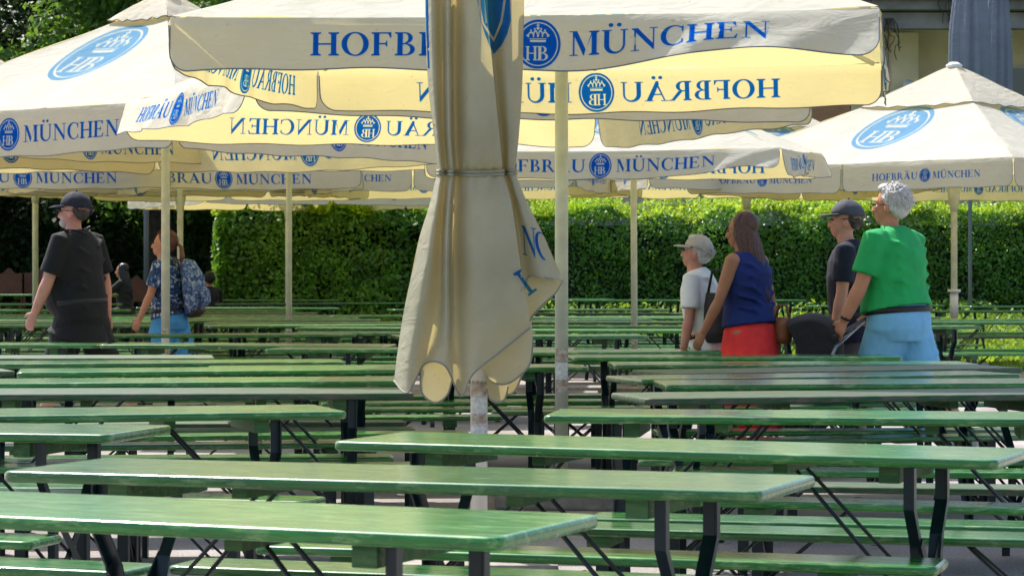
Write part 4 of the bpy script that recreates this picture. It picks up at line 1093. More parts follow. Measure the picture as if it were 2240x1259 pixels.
for (z0, z1, mi) in ((.775, .835, 0), (.70, .772, 1), (.655, .70, 0), (.55, .65, 1)):
    ring = []
    for k in range(12):
        a = R(-150+120*k/11); jj = .006*sin(k*2.1+z0*30)
        ring.append((bm.verts.new((cos(a)*.0375, sin(a)*.0375, z0+jj+.001)), bm.verts.new((cos(a)*.0375, sin(a)*.0375, z1+jj-.001))))
    for A, B in zip(ring, ring[1:]):
        f = bm.faces.new((A[0], B[0], B[1], A[1])); f.material_index = mi
obj('sticker', bm, [RUST, PAPER], pole)

# ------------------------------------------------------------ people
SKIN = mat('skin', (.50, .22, .13), .5, var=.08, vscale=14, spec=.35)
SKINT = mat('tanned skin', (.36, .16, .09), .5, var=.08, vscale=14, spec=.35)
SKINP = mat('flushed skin', (.55, .25, .19), .5, var=.1, vscale=14, spec=.35)
def cloth(name, c, var=.18, **k): return mat(name, c, k.pop('rough', .85), var=var, vscale=k.pop('vs', 9), bump=.9, bscale=11, **k)
def flecked(name, a, b, c, scale):
    m = bpy.data.materials.new(name); m.use_nodes = True; n = m.node_tree.nodes; L = m.node_tree.links; p = n['Principled BSDF']; p.inputs['Roughness'].default_value = .85
    tc = n.new('ShaderNodeTexCoord'); v = n.new('ShaderNodeTexNoise'); v.inputs['Scale'].default_value = scale; v.inputs['Detail'].default_value = 3; v.inputs['Distortion'].default_value = 1.5
    L.new(tc.outputs['Object'], v.inputs['Vector']); r = n.new('ShaderNodeValToRGB'); r.color_ramp.interpolation = 'CONSTANT'; e = r.color_ramp.elements
    e[0].color = (*a, 1); e[0].position = 0; e[1].color = (*b, 1); e[1].position = .48; x = e.new(.58); x.color = (*c, 1)
    L.new(v.outputs['Fac'], r.inputs[0]); L.new(r.outputs[0], p.inputs['Base Color']); return m

def remesh(o, vox, sm_=2):
    md = o.modifiers.new('Remesh', 'REMESH'); md.mode = 'VOXEL'; md.voxel_size = vox; md.use_smooth_shade = True
    if sm_:
        m2 = o.modifiers.new('Smooth', 'SMOOTH'); m2.factor = .5; m2.iterations = sm_
    return o
V = Vector
def person(px, Y, yaw, H, label, skin=None, lean=4, belly=0., build=1.0, hs_=1.07, female=False, armL=(20, 8, 30), armR=(-15, 8, 15), legs=(24, -18, 6, 28), head=(0, 0),
           shirt=None, sleeve=.55, shirt_z=.80, bottoms=None, bottom_z=.50, skirt=None, hair=None, hair_kind='short', cap=None, glasses=False, shoes=None, collar=False, beard=None, X=None, seated=False, watch=False, strap=None):
    """a walker facing local +Y; arm = (swing forward, out, elbow bend) in degrees; legs = (left, right swing, left, right knee bend)"""
    X = xa(px, Y) if X is None else X
    k = H/1.75; skin = skin or SKIN
    hs = .93 if female else 1.0
    T = Matrix.Rotation(R(-lean), 4, 'X'); hip = V((0, 0, .93))
    def up(p): return hip+(T @ (V(p)-hip))                    # upper body leans about the hips
    def S(p): return V(p)*k
    b = build; bl_ = belly
    tors = [((0, 0, .84), .150*b, .105*b), ((0, 0, .92), .172*b*(1.03 if female else 1), .122*b), ((0, .01+bl_*.3, 1.02), (.142 if female else .158)*b, .112*b+bl_*.6), ((0, .012+bl_*.45, 1.12), (.128 if female else .156)*b, .108*b+bl_*.8),
            ((0, .008+bl_*.2, 1.24), (.150 if female else .172)*b, .118*b+bl_*.3), ((0, -.004, 1.34), .172*b*hs, .112*b), ((0, -.012, 1.41), .165*b*hs, .088*b), ((0, -.014, 1.455), .115*b*hs, .066*b), ((0, -.010, 1.485), .066, .058)]
    legpts = []
    for side, sw, kb in ((-1, legs[0], legs[2]), (1, legs[1], legs[3])):
        h = V((side*.088, 0, .92)); a = R(sw); c = R(sw-kb)
        kn = h+V((side*.004, sin(a), -cos(a)))*.43; an = kn+V((0, sin(c), -cos(c)))*.41
        legpts.append((side, h, kn, an, c))
    drop = min(p[3].z for p in legpts)-.085
    if seated: drop = .42
    arms = []
    for side, (sw, out, bend) in ((-1, armL), (1, armR)):
        sh = up((side*.178*b*hs, -.012, 1.415)); a = R(sw); o_ = R(out)
        d1 = V((side*sin(o_), sin(a)*cos(o_), -cos(a)*cos(o_))); el = sh+d1*.285
        a2 = R(sw+bend); d2 = V((side*sin(o_)*.4, sin(a2), -cos(a2))).normalized(); wr = el+d2*.245
        arms.append((side, sh, el, wr, d2, a2))
    def Z(p): return (V(p)-V((0, 0, drop)))*k
    bm = bmesh.new()
    tube(bm, [Z(up(c)) for c, _, _ in tors], [(rx*k, ry*k) for _, rx, ry in tors], 20, ref=(1, 0, 0))
    HR = Matrix.Rotation(R(head[0]), 4, 'Z') @ Matrix.Rotation(R(-head[1]), 4, 'X')
    nk = up((0, .012, 1.478))
    def hd(p): return Z(nk+HR @ (V(p)-V((0, 0, 1.50)))*hs_)
    tube(bm, [Z(up((0, -.012, 1.45))), hd((0, 0, 1.50)), hd((0, .008, 1.56))], [.064*k, .056*k, .056*k], 14)
    HM_ = HR.to_3x3().to_4x4()
    ball(bm, hd((0, -.006, 1.655)), (.077*k, .096*k, .098*k), 20, 14, M=HM_)
    ball(bm, hd((0, .026, 1.600)), (.060*k, .070*k, .082*k), 18, 12, M=HM_)
    ball(bm, hd((0, .062, 1.545)), (.030*k, .026*k, .022*k), 12, 8, M=HM_)            # chin
    ball(bm, hd((0, .070, 1.655)), (.052*k, .022*k, .016*k), 12, 8, M=HM_)            # brow
    tube(bm, [hd((0, .088, 1.640)), hd((0, .104, 1.612)), hd((0, .110, 1.598)), hd((0, .088, 1.590))], [.009*k, .012*k, .015*k, .010*k], 10)
    for s in (-1, 1):
        ball(bm, hd((s*.014, .096, 1.598)), .010*k, 8, 6); ball(bm, hd((s*.030, .072, 1.615)), (.022*k, .018*k, .022*k), 10, 8, M=HM_)
        ball(bm, hd((s*.077, -.004, 1.612)), (.010*k, .020*k, .031*k), 10, 8, M=HM_); ball(bm, hd((s*.085, -.010, 1.622)), (.006*k, .018*k, .022*k), 8, 6, M=HM_)
    ball(bm, hd((0, .090, 1.568)), (.022*k, .009*k, .006*k), 10, 6, M=HM_); ball(bm, hd((0, .088, 1.558)), (.019*k, .009*k, .007*k), 10, 6, M=HM_)
    for side, sh, el, wr, d2, a2 in arms:
        m1 = sh.lerp(el, .45); f1 = el.lerp(wr, .3)
        ra = .9 if female else 1.0
        tube(bm, [Z(sh+V((-side*.03, 0, .012))), Z(sh), Z(m1), Z(el), Z(f1), Z(wr)], [r*k*ra*(.5+.5*b) for r in (.045, .053, .047, .037, .041, .026)], 14)
        # hand: palm, four bent fingers, thumb
        f = d2.normalized(); fw = V((0, 1, 0))-f*f.y; fw = fw.normalized() if fw.length > .2 else V((0, 0, 1)); inn = f.cross(fw).normalized()
        if inn.x*side > 0: inn = -inn
        tube(bm, [Z(wr), Z(wr+f*.03), Z(wr+f*.065), Z(wr+f*.088)], [(.024*k, .019*k), (.034*k, .016*k), (.040*k, .015*k), (.038*k, .013*k)], 12, ref=fw)
        for q, (off, ln) in enumerate(((.030, .066), (.010, .074), (-.010, .069), (-.029, .055))):
            p0 = wr+f*.078+fw*off; p1 = p0+f*ln*.45+inn*.006; p2 = p1+(f*.8+inn*.55).normalized()*ln*.33; p3 = p2+(f*.45+inn*.85).normalized()*ln*.27
            tube(bm, [Z(p0), Z(p1), Z(p2), Z(p3)], [.0092*k, .0090*k, .0082*k, .0068*k], 8)
        t0 = wr+f*.022+fw*.024; t1 = t0+(f*.55+fw*.75).normalized()*.035; t2 = t1+(f*.85+fw*.3+inn*.3).normalized()*.032
        tube(bm, [Z(t0), Z(t1), Z(t2)], [.013*k, .0105*k, .008*k], 8)
    for side, h, kn, an, c in legpts:
        tube(bm, [Z(h+V((0, 0, .03))), Z(h.lerp(kn, .35)), Z(kn), Z(kn.lerp(an, .3)), Z(an)], [r*k*(.5+.5*b) for r in (.086, .076, .054, .056, .034)], 14)
        tube(bm, [Z(an+V((0, -.03, -.045))), Z(an+V((0, .05, -.05))), Z(an+V((0, .13, -.062)))], [(.034*k, .032*k), (.040*k, .028*k), (.036*k, .018*k)], 12, ref=(1, 0, 0))
    g = gz(X, Y)
    o = obj('person', bm, skin, None, True); remesh(o, .0085*k, 2)
    o.location = (X, Y, g); o.rotation_euler = (0, 0, R(yaw)); tag(o, label, 'person')
    e = .016
    def part(name, bm_, m, vox=.011, it=2): 
        q = obj(name, bm_, m, o, True)
        if vox: remesh(q, vox*k, it)
        return q
    if shirt:
        bm = bmesh.new(); tt = []
        z0 = shirt_z
        ts = [((0, bl_*.35, z0), .178*b, .132*b+bl_*.5)]+[t for t in tors if t[0][2] > z0+.05]
        ts = ts if not skirt else [((0, 0, z0-.015), .166*b, .132*b)]+ts[1:]
        tube(bm, [Z(up(c)) for c, _, _ in ts], [((rx+e+.006*(i < 4))*k, (ry+e+.008*(i < 4))*k) if i < len(ts)-1 else ((rx+.012)*k, (ry+.012)*k) for i, (_, rx, ry) in enumerate(ts)], 22, ref=(1, 0, 0))
        for side, sh, el, wr, d2, a2 in arms:
            if sleeve <= 0: break
            c0 = sh.lerp(el, min(1, sleeve)); rr = .068*(.5+.5*b)*(.9 if female else 1)
            tube(bm, [Z(sh+V((-side*.05, 0, .005))), Z(sh+V((0, 0, .004))), Z(sh.lerp(el, sleeve*.5)), Z(c0)], [.062*k, rr*k, rr*k, (rr+.004)*k], 16)
        # folds
        for q in range(9):
            zz = max(.9, z0+.04)+.055*q*(1.33-z0)/.5; s_ = 1 if q % 2 else -1
            tube(bm, [Z(up((s_*.05, -.115*b-.010, zz))), Z(up((s_*.12*b, -.100*b, zz+.05))), Z(up((s_*.17*b, -.03, zz+.075)))], [.006*k, .016*k, .006*k], 8)
        if collar: tube(bm, [Z(up((.075*cos(t), -.012+.068*sin(t), 1.485+.012*sin(t)))) for t in [x*pi/8 for x in range(17)]], .013*k, 8)
        part('shirt', bm, shirt)
    if bottoms:
        bm = bmesh.new()
        tube(bm, [Z((0, 0, .80)), Z((0, 0, .87)), Z((0, 0, .95)), Z(up((0, .005, 1.0)))], [(.150*b*k, .125*b*k), (.184*b*k, .140*b*k), (.184*b*k, .136*b*k), (.168*b*k, .126*b*k)], 20, ref=(1, 0, 0))
        for side, h, kn, an, c in legpts:
            if bottom_z > .3:
                q = max(.2, min(1.05, (.92-bottom_z)/.43)); en = h.lerp(kn, q) if q <= 1 else kn.lerp(an, (q-1)*.5)
                tube(bm, [Z(h+V((0, 0, .02))), Z(h.lerp(en, .5)), Z(en)], [.104*b*k, .098*b*k, .090*b*k], 16)
            else:
                tube(bm, [Z(h+V((0, 0, .02))), Z(h.lerp(kn, .5)), Z(kn), Z(kn.lerp(an, .5)), Z(kn.lerp(an, 1-(bottom_z-.08)*1.5))], [.100*b*k, .086*b*k, .068*k, .064*k, .058*k], 16)
        for q in range(6):
            side, h, kn, an, c = legpts[q % 2]; t = .2+.12*q; p = h.lerp(kn, t)
            tube(bm, [Z(p+V((-.06, -.085*b, 0))), Z(p+V((0, -.10*b, .02))), Z(p+V((.06, -.085*b, .05)))], [.004*k, .010*k, .004*k], 6)
        part('shorts' if bottom_z > .3 else 'trousers', bm, bottoms)
        bm = bmesh.new(); tube(bm, [Z(up((0, .005, .965))), Z(up((0, .005, 1.0)))], [(.186*b*k, .145*b*k)]*2, 20, ref=(1, 0, 0)); part('belt', bm, MATS['black bag'], 0)
    if skirt:
        bm = bmesh.new(); n_ = 72; rows = []
        for q in range(16):
            t = q/15; z = .985-t*(.985-.28); rr = (.158+.10*t**.8)*b; ring = []
            for j in range(n_):
                a = 2*pi*j/n_; r_ = rr*(1+.085*t*sin(11*a+1.5*sin(2*a)+t)); ring.append(bm.verts.new(Z(V((r_*cos(a), r_*.82*sin(a), z)))))
            rows.append(ring)
        for A, B in zip(rows, rows[1:]):
            for j in range(n_): f_ = bm.faces.new((A[j], B[j], B[(j+1) % n_], A[(j+1) % n_])); f_.smooth = True
        bm.faces.new(rows[0]); part('skirt', bm, skirt, 0)
    if shoes:
        for side, h, kn, an, c in legpts:
            bm = bmesh.new(); tube(bm, [Z(an+V((0, -.055, -.045))), Z(an+V((0, -.02, -.035))), Z(an+V((0, .05, -.045))), Z(an+V((0, .13, -.060))), Z(an+V((0, .165, -.066)))], [(.030*k, .032*k), (.042*k, .044*k), (.047*k, .038*k), (.045*k, .026*k), (.028*k, .016*k)], 14, ref=(1, 0, 0))
            part('shoe', bm, shoes, .010)
    if hair:
        bm = bmesh.new()
        ball(bm, hd((0, -.020, 1.672)), (.086*k, .096*k, .092*k), 20, 14, M=HM_)
        if hair_kind == 'short':
            ball(bm, hd((0, -.050, 1.625)), (.078*k, .062*k, .070*k), 16, 12, M=HM_); ball(bm, hd((0, .035, 1.728)), (.062*k, .050*k, .034*k), 14, 10, M=HM_)
            for s in (-1, 1): ball(bm, hd((s*.072, -.028, 1.635)), (.016*k, .030*k, .040*k), 10, 8, M=HM_)
        elif hair_kind == 'rim':
            bmesh.ops.delete(bm, geom=bm.verts[:], context='VERTS')
            ball(bm, hd((0, -.050, 1.622)), (.073*k, .052*k, .050*k), 16, 12, M=HM_)
            for s in (-1, 1): ball(bm, hd((s*.068, -.034, 1.640)), (.012*k, .024*k, .030*k), 10, 8, M=HM_)
        elif hair_kind == 'long':
            for s in (-1, 1): ball(bm, hd((s*.060, -.010, 1.62)), (.030*k, .062*k, .085*k), 12, 10, M=HM_)
            for q in range(90):
                a = -1+2*(q+.5*sin(q*7.7))/89; c_ = 1-a*a; v_ = sin(q*2.7); fr = .055*max(0, abs(a)-.75)*4
                pts = [hd((a*.055, -.01-.05*c_, 1.735)), hd((a*.086, -.045*c_-.03+fr, 1.67)), hd((a*.098, -.060*c_-.045+fr, 1.57)), hd((a*.115, -.070*c_-.055+fr*.6+.006*v_, 1.46)), hd((a*.125+.008*v_, -.075*c_-.070+.010*sin(q*1.3), 1.35)), hd((a*.115+.012*v_, -.07*c_-.075+.016*sin(q*1.9), 1.24+.03*sin(q*2.2))), hd((a*.105+.015*v_, -.06*c_-.07+.02*sin(q*1.9), 1.15+.045*sin(q*3.1)))]
                tube(bm, pts, [r_*k for r_ in (.007, .010, .010, .009, .008, .006, .0015)], 5)
        elif hair_kind == 'tail':
            ball(bm, hd((0, -.060, 1.63)), (.072*k, .050*k, .07*k), 16, 12, M=HM_)
            for q in range(7):
                a = -1+2*q/6; tube(bm, [hd((a*.012, -.105, 1.655)), hd((a*.022, -.155, 1.62)), hd((a*.034, -.170+.01*sin(q*2), 1.53)), hd((a*.030, -.165, 1.43+.02*sin(q*3)))], [.012*k, .017*k, .016*k, .005*k], 7)
        part('hair', bm, hair, 0 if hair_kind == 'long' else .0075, 2)
        nn = {'short': 900, 'rim': 260, 'tail': 700, 'long': 0}[hair_kind]; P_ = []; N_ = []
        for q in range(nn):
            d = V((random.gauss(0, 1), random.gauss(0, 1), random.gauss(0, 1))).normalized()
            if d.y > .35 and d.z < .55: continue
            if hair_kind == 'rim' and d.z > -.1: continue
            if cap and d.z > 0: continue
            p = hd((d.x*.089, -.018+d.y*.100-.01*(d.z < 0), 1.668+d.z*(.094 if d.z > 0 else .085))); P_.append(p); N_.append(d*.6)
        if P_:
            m_ = leaves([tuple(p) for p in P_], .055*k, [tuple(n_*1.6) for n_ in N_], .28, .12, 'hair_tufts'); obj('hair_tufts', m_, hair, o)
    if beard:
        bm = bmesh.new(); ball(bm, hd((0, .060, 1.556)), (.052*k, .044*k, .036*k), 14, 10, M=HM_); part('beard', bm, beard, 0)
    if cap:
        bm = bmesh.new(); n_ = 24; rows = []
        for q in range(8):
            t = q/7*pi/2; ring = [bm.verts.new(hd((.090*cos(a)*cos(t), -.010+.108*sin(a)*cos(t), 1.668+.098*sin(t)+.010*(sin(a) < 0)*cos(t)*-1))) for a in [2*pi*j/n_ for j in range(n_)]]; rows.append(ring)
        for A, B in zip(rows, rows[1:]):
            for j in range(n_): f_ = bm.faces.new((A[j], A[(j+1) % n_], B[(j+1) % n_], B[j])); f_.smooth = True
        bm.faces.new(rows[0][::-1])
        ball(bm, hd((0, -.01, 1.768)), .008*k, 8, 6)
        cp = part('cap', bm, cap, 0)
        bm = bmesh.new(); up_ = []; lo_ = []
        for j in range(13):
            a = R(20+140*j/12); ex = (.094+.0*j)*cos(a); ey = -.01+.108*sin(a)
            up_.append([bm.verts.new(hd((ex, ey, 1.672))), bm.verts.new(hd((ex*.98, ey+.045*sin(a), 1.672-.004))), bm.verts.new(hd((ex*.92, ey+.082*sin(a)**1.5, 1.655)))])
        for A, B in zip(up_, up_[1:]):
            for q in range(2): f_ = bm.faces.new((A[q], A[q+1], B[q+1], B[q])); f_.smooth = True
        q_ = obj('peak', bm, cap, cp, True); md = q_.modifiers.new('Solidify', 'SOLIDIFY'); md.thickness = .005
    if glasses:
        bm = bmesh.new()
        for s in (-1, 1):
            tube(bm, [hd((s*.034+.026*cos(t), .112-.012*abs(cos(t))*(cos(t)*s > 0), 1.632+.019*sin(t))) for t in [x*pi/7 for x in range(15)]], .0028*k, 5)
            tube(bm, [hd((s*.060, .104, 1.638)), hd((s*.078, .05, 1.640)), hd((s*.086, -.02, 1.632))], .0028*k, 5)
        tube(bm, [hd((-.009, .113, 1.637)), hd((.009, .113, 1.637))], .0026*k, 5); part('glasses', bm, MATS['black bag'], 0)
    bm = bmesh.new()
    for s in (-1, 1): ball(bm, hd((s*.030, .0885, 1.634)), (.0115*k, .008*k, .007*k), 10, 8, M=HM_)
    part('eyes', bm, MATS['eye'], 0)
    if watch:
        side, sh, el, wr, d2, a2 = arms[0]; bm = bmesh.new(); tube(bm, [Z(wr-d2*.03), Z(wr-d2*.01)], .032*k, 14); part('watch', bm, MATS['black bag'], 0)
    if strap:
        bm = bmesh.new(); s = strap
        pts = [Z(up((s*.10, .10, 1.30))), Z(up((s*.13, .03, 1.475))), Z(up((s*.10, -.11*b, 1.36))), Z(up((-s*.04, -.15*b, 1.15))), Z(up((-s*.17, -.10, .98)))]
        for A, B in zip(pts, pts[1:]): bar(bm, A, B, .006, .030, up=V((1, 0, 0)))
        part('shoulder_strap', bm, MATS['black bag'], 0)
    o['_z'] = 0; del o['_z']
    return o, Z, arms, up
mat('black bag', (.010, .010, .012), .6); mat('eye', (.06, .05, .05), .2)
BLK = cloth('black cotton', (.004, .004, .006)); HB_ = mat('brown hair', (.085, .034, .022), .45, var=.5, vscale=30, stretch=(6, 6, 1)); HGR = mat('white hair', (.55, .53, .50), .6, var=.2, vscale=40, stretch=(4, 4, 1), bump=.4)
HRED = mat('reddish hair', (.15, .05, .028), .45, var=.5, vscale=30, stretch=(6, 6, 1), bump=.4)
SHOE = mat('dark shoe', (.03, .03, .035), .6); SHOEL = mat('light shoe', (.5, .5, .5), .6)
person(178, 20.9, 68, 1.95, 'big walker in black T-shirt and dark flat cap, at the left', SKINP, lean=5, belly=.10, build=1.22, armL=(15, 9, 9), armR=(-10, 14, 8), legs=(20, -20, 4, 24), head=(8, -2),
       shirt=BLK, sleeve=.85, shirt_z=.74, bottoms=cloth('black shorts', (.005, .005, .006)), bottom_z=.50, hair=mat('dark grey hair', (.06, .05, .05), .7), hair_kind='rim', cap=cloth('navy cap', (.012, .015, .030)), glasses=True, beard=mat('grey beard', (.42, .38, .35), .8), shoes=SHOE)
_, Zp, _, upp = person(372, 25.2, 78, 1.72, 'walker in blue flowered shirt carrying a patterned backpack, behind the pole at the left', SKIN, lean=6, build=1.22, female=True, armL=(14, 9, 10), armR=(-10, 10, 8), legs=(20, -18, 4, 24), head=(10, -4),
       shirt=flecked('blue flowered cloth', (.012, .035, .11), (.03, .09, .25), (.40, .45, .52), 16), sleeve=.75, shirt_z=.92, bottoms=cloth('pale blue denim', (.07, .30, .60)), bottom_z=.50, hair=HRED, hair_kind='tail', shoes=SHOEL)
def at_person(o, p): return o.matrix_basis @ V(p)
def backpack():
    k = 1.72/1.75; root = empty('backpack', (xa(372, 25.2), 25.2, gz(xa(372, 25.2), 25.2)), R(78)); tag(root, 'blue and white patterned backpack on the back of the flowered-shirt walker', 'backpack')
    MM = flecked('patterned backpack cloth', (.03, .06, .17), (.10, .17, .34), (.32, .38, .46), 24)
    bm = bmesh.new(); pts = [(0, -.19, .93), (0, -.245, .97), (0, -.27, 1.10), (0, -.265, 1.26), (0, -.225, 1.40), (0, -.19, 1.44)]
    tube(bm, [Zp(upp(p)) for p in pts], [(.10*k, .05*k), (.155*k, .085*k), (.165*k, .11*k), (.155*k, .105*k), (.12*k, .075*k), (.06*k, .03*k)], 20, ref=(1, 0, 0)); remesh(obj('bag_body', bm, MM, root, True), .012, 3)
    bm = bmesh.new(); tube(bm, [Zp(upp(p)) for p in ((0, -.345, .99), (0, -.372, 1.03), (0, -.372, 1.13), (0, -.345, 1.17))], [(.08*k, .02*k), (.115*k, .035*k), (.115*k, .035*k), (.08*k, .02*k)], 16, ref=(1, 0, 0)); remesh(obj('front_pocket', bm, MM, root, True), .010, 2)
    bm = bmesh.new(); tube(bm, [Zp(upp(p)) for p in ((0, -.20, .915), (0, -.27, .93), (0, -.33, .965))], [(.10*k, .03*k), (.14*k, .04*k), (.11*k, .03*k)], 16, ref=(1, 0, 0)); obj('leather_bottom', bm, mat('dark leather', (.035, .014, .012), .6), root, True)
    for s in (-1, 1):
        bm = bmesh.new(); pts = [(s*.09, -.17, 1.42), (s*.11, -.05, 1.485), (s*.115, .07, 1.42), (s*.13, .12, 1.28), (s*.16, .06, 1.12), (s*.15, -.14, 1.02)]
        q = [Zp(upp(p)) for p in pts]
        for A, B in zip(q, q[1:]): bar(bm, A, B, .010, .05, up=V((1, 0, 0)))
        obj('shoulder_strap', bm, MATS['black bag'], root)
backpack()
person(1553, 18.5, 72, 1.58, 'short elderly walker in white T-shirt and pale cap', SKINP, lean=12, build=1.15, armL=(2, 7, 8), armR=(-8, 8, 8), legs=(18, -16, 6, 24), head=(4, -10),
       shirt=cloth('white cotton', (.82, .83, .88), .04), sleeve=.8, shirt_z=.82, bottoms=cloth('blue jeans', (.03, .10, .26)), bottom_z=.12, hair=HGR, hair_kind='short', cap=cloth('pale cap cloth', (.46, .43, .40)), shoes=SHOEL, strap=1)
person(1640, 18.0, 56, 1.72, 'long-haired walker in sleeveless blue top and red pleated skirt', SKINT, lean=4, build=1.2, female=True, armL=(16, 9, 12), armR=(-10, 10, 8), legs=(16, -14, 4, 18), head=(12, 2),
       shirt=cloth('royal blue top', (.003, .016, .13)), sleeve=.0, shirt_z=.985, skirt=cloth('red pleated cloth', (.80, .035, .035)), hair=HB_, hair_kind='long', shoes=SHOE)
person(1866, 18.8, 74, 1.83, 'walker in navy T-shirt and grey baseball cap, partly hidden by the green shirt', SKINP, lean=4, build=1.12, armL=(3, 8, 8), armR=(-6, 8, 8), legs=(20, -18, 4, 24), head=(4, -2),
       shirt=cloth('navy cotton', (.004, .007, .026)), sleeve=.75, shirt_z=.80, bottoms=cloth('dark grey shorts', (.04, .04, .05)), bottom_z=.48, hair=mat('dark hair', (.05, .035, .03), .6), hair_kind='rim', cap=cloth('grey cap cloth', (.060, .065, .085)), shoes=SHOE)
P6 = person(1966, 17.9, 52, 1.93, 'white-haired walker in green polo shirt and light blue shorts, pushing the pushchair', SKIN, lean=5, belly=.03, build=1.3, armL=(12, 12, 14), armR=(22, 6, 26), legs=(22, -20, 5, 26), head=(10, -3),
       shirt=cloth('green polo cloth', (.010, .36, .09), .10), sleeve=.78, shirt_z=.99, collar=True, bottoms=cloth('light blue cotton', (.18, .46, .70), .08), bottom_z=.50, hair=HGR, hair_kind='short', glasses=True, shoes=SHOEL, watch=True)
# pushchair held by the man in green
def pushchair():
    o, Z_, arms, _ = P6
    hands = [o.matrix_basis @ Z_(a[3]+a[4]*.095) for a in arms]
    hx = hands[0].x; hy = hands[0].y; hz = hands[0].z
    root = empty('pushchair', (hx-.20, hy+.20, 0), R(78)); tag(root, 'black pushchair with a rounded hood, pushed by the man in green', 'pushchair')
    inv = root.matrix_basis.inverted(); h0 = inv @ hands[0]; h1 = inv @ hands[1]
    fr = mat('pushchair frame', (.25, .26, .28), .35, metal=.7); bk = MATS['black bag']; bkc = cloth('black pushchair cloth', (.012, .012, .014))
    bm = bmesh.new(); zc = .62
    n_ = 14; rows = []
    for q in range(n_+1):
        t = q/n_*R(150)-R(30); ring = []
        for j in range(13):
            s = -1+2*j/12; ring.append(bm.verts.new(V((s*.22, .02-.30*cos(t)*(1-.12*s*s)+.22*(sin(t)-.3)*-.5, .66+.36*sin(t)*(1-.14*s*s)))))
        rows.append(ring)
    for A, B in zip(rows, rows[1:]):
        for j in range(12): f = bm.faces.new((A[j], A[j+1], B[j+1], B[j])); f.smooth = True
    for e_ in (0, 12): bm.faces.new([r[e_] for r in rows])
    hd_ = obj('hood', bm, bkc, root)
    bm = bmesh.new(); tube(bm, [(0, -.22, .42), (0, -.12, .40), (0, .12, .38), (0, .28, .42)], [(.16, .10), (.20, .16), (.20, .14), (.16, .06)], 16, ref=(1, 0, 0)); remesh(obj('seat', bm, bkc, root, True), .015, 2)
    for s in (-1, 1):
        bm = bmesh.new(); tube(bm, [(s*.24, -.30, .14), (s*.24, -.05, .50), (s*.24, .0, .60)], .012, 8); tube(bm, [(s*.24, .40, .12), (s*.24, .05, .46), (s*.24, -.18, .68)], .012, 8)
        hh = h0 if s < 0 else h1
        tube(bm, [(s*.24, -.18, .68), (s*.22, (h0.y+h1.y)/2*.6-.05, .5*(.68+(h0.z+h1.z)/2)), tuple((h0+h1)/2+(h0-h1)*(-s if True else 1)*-.5)], .012, 8)
        obj('frame', bm, fr, root)
        for yy, rr in ((-.30, .13), (.40, .10)):
            bm = bmesh.new(); tube(bm, [(s*.24+rr*0, yy+rr*.9*cos(a), rr+.0+rr*.9*sin(a)) for a in [x*pi/12 for x in range(25)]], .013, 8, cap=False)
            w_ = obj('wheel', bm, bk, root); bm = bmesh.new(); tube(bm, [(s*.24-.02, yy, rr), (s*.24+.02, yy, rr)], .02, 10)
            for a in range(5): bar(bm, (s*.24, yy, rr), (s*.24, yy+rr*.88*cos(a*1.2566), rr+rr*.88*sin(a*1.2566)), .012, .008)
            obj('rim', bm, fr, w_)
    bm = bmesh.new(); tube(bm, [h0+(h0-h1)*.15, h0, h1, h1+(h1-h0)*.15], .014, 10); obj('handlebar', bm, bk, root)
    bm = bmesh.new(); tube(bm, [(0, .28, .46), (0, .40, .44), (0, .52, .36)], [(.13, .05), (.14, .055), (.12, .02)], 14, ref=(1, 0, 0)); remesh(obj('footmuff', bm, mat('pale grey blanket', (.34, .38, .37), .9, var=.15), root, True), .012, 2)
pushchair()
def hand_bag(px, Y, zc, w_, h, label, m, rz=70):
    X = xa(px, Y); root = empty('bag', (X, Y, 0), R(rz)); tag(root, label, 'bag')
    bm = bmesh.new(); tube(bm, [(0, 0, zc-h/2), (0, 0, zc-h*.3), (0, 0, zc+h*.25), (0, 0, zc+h/2)], [(.04, w_*.40), (.06, w_*.5), (.05, w_*.47), (.02, w_*.42)], 18, ref=(1, 0, 0)); remesh(obj('bag_body', bm, m, root, True), .010, 2)
    bm = bmesh.new(); tube(bm, [(0, -w_*.35, zc+h*.45), (0, -w_*.2, zc+h*.95), (0, w_*.2, zc+h*.95), (0, w_*.35, zc+h*.45)], .010, 8); obj('handle', bm, m, root)
hand_bag(1712, 18.0, .90, .13, .18, 'tan leather bag at the hip of the red-skirted walker', mat('tan leather', (.22, .085, .035), .55, var=.3))
hand_bag(1572, 18.28, .98, .22, .34, 'dark shoulder bag between the elderly walker and the long-haired one', mat('dark bag cloth', (.02, .018, .024), .7))

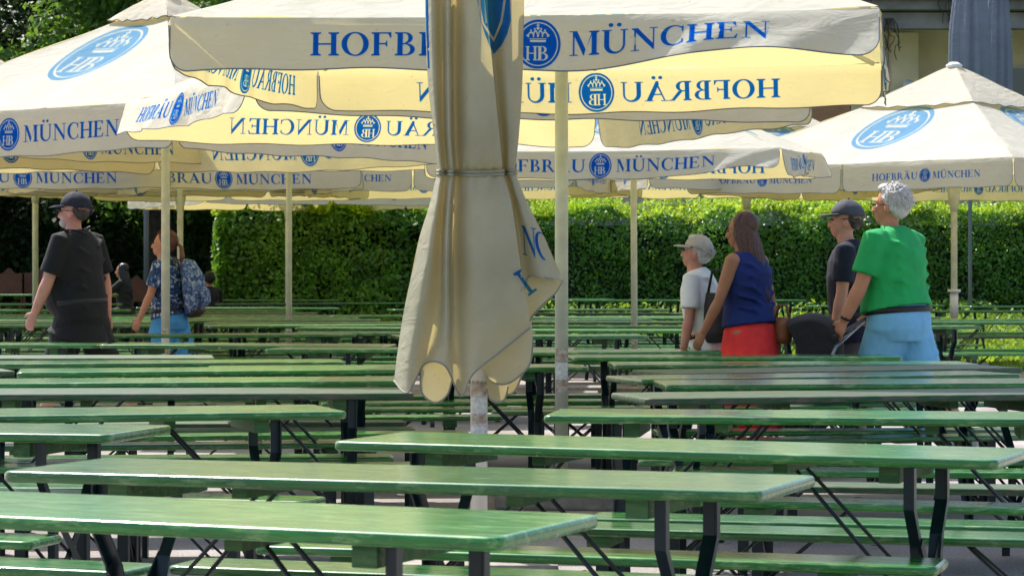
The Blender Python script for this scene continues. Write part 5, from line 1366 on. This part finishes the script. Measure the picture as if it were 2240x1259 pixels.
# seated guests, chairs and a post in the shade at the far left
def chair(x, y, rz, label):
    g = gz(x, y); root = empty('garden_chair', (x, y, g), R(rz)); tag(root, label, 'chair', 'brown chairs in the shade'); m = MATS.get('brown wood') or mat('brown wood', (.09, .028, .016), .55, var=.25)
    bm = bmesh.new()
    for q in range(6): box(bm, -.22, -.21+q*.07, .44, .22, -.155+q*.07, .46)
    obj('seat', bm, m, root)
    bm = bmesh.new(); n_ = 12; pr = []
    for q in range(n_+1):
        u = -1+2*q/n_; pr.append((u*.21, .93+.09*cos(u*pi*.5)+.03*cos(u*pi*2)))
    vs = [[bm.verts.new((a, .22+d, z)) for a, z in pr]+[bm.verts.new((.21, .22+d, .62)), bm.verts.new((-.21, .22+d, .62))] for d in (0, .022)]
    bm.faces.new(vs[0]); bm.faces.new(vs[1][::-1])
    for q in range(len(vs[0])): bm.faces.new((vs[0][q], vs[1][q], vs[1][(q+1) % len(vs[0])], vs[0][(q+1) % len(vs[0])]))
    bmesh.ops.recalc_face_normals(bm, faces=bm.faces[:]); obj('backrest', bm, m, root)
    for a in (-1, 1):
        for b_1 in (-1, 1):
            bm = bmesh.new(); bar(bm, (a*.20, b_1*.20, 0), (a*.20, b_1*.2, .62 if b_1 > 0 else .44), .03, .03); obj('leg', bm, m, root)
for (px, Y, rz, lb) in ((18, 43, 8, 'brown chair with a curved back in the shade, leftmost'), (72, 43.4, -6, 'brown chair in the shade just left of the black-shirted walker'), (300, 43.6, 10, 'brown chair in the shade right of the dark-haired seated guest')):
    chair(xa(px, Y), Y, rz, lb)
HDK = mat('black hair', (.008, .007, .008), .4)
for (px, Y, yaw, lb, hk, sk) in ((276, 42.5, 80, 'dark-haired guest in black seated in the shade at the left', 'long', SKIN), (460, 44.0, 20, 'guest in dark clothes seated by the end of the hedge', 'short', SKINT)):
    person(px, Y, yaw, 1.66, lb, sk, lean=6, female=True, armL=(50, 8, 60), armR=(40, 8, 60), legs=(86, 84, 84, 82), shirt=cloth('dark blouse', (.010, .010, .012)), sleeve=.8, shirt_z=.85, bottoms=cloth('dark trousers', (.012, .014, .02)), bottom_z=.12, hair=HDK, hair_kind=hk, shoes=SHOE, seated=True)
    o = empty('stool', (xa(px, Y), Y, gz(xa(px, Y), Y)), R(yaw)); tag(o, 'stool under the %s' % lb.replace(' seated in the shade at the left', '').replace(' seated by the end of the hedge', ''), 'stool')
    m = MATS['brown wood']; bm = bmesh.new(); box(bm, -.19, -.19, .36, .19, .19, .395, .005); obj('seat', bm, m, o)
    for a in (-1, 1):
        for b_1 in (-1, 1): bm = bmesh.new(); bar(bm, (a*.17, b_1*.17, 0), (a*.15, b_1*.15, .36), .03, .03); obj('leg', bm, m, o)
ps = empty('post', (xa(320, 46), 46, gz(xa(320, 46), 46))); tag(ps, 'slim blue-grey post in front of the dark trees at the left', 'post')
bm = bmesh.new(); tube(bm, [(0, 0, 0), (0, 0, 3.2)], .045, 12); obj('shaft', bm, mat('blue-grey paint', (.10, .12, .16), .5), ps)
bm = bmesh.new(); tube(bm, [(0, 0, 3.2), (0, 0, 3.24), (0, 0, 3.3)], [.06, .07, .03], 12); obj('post_cap', bm, MATS['blue-grey paint'], ps)
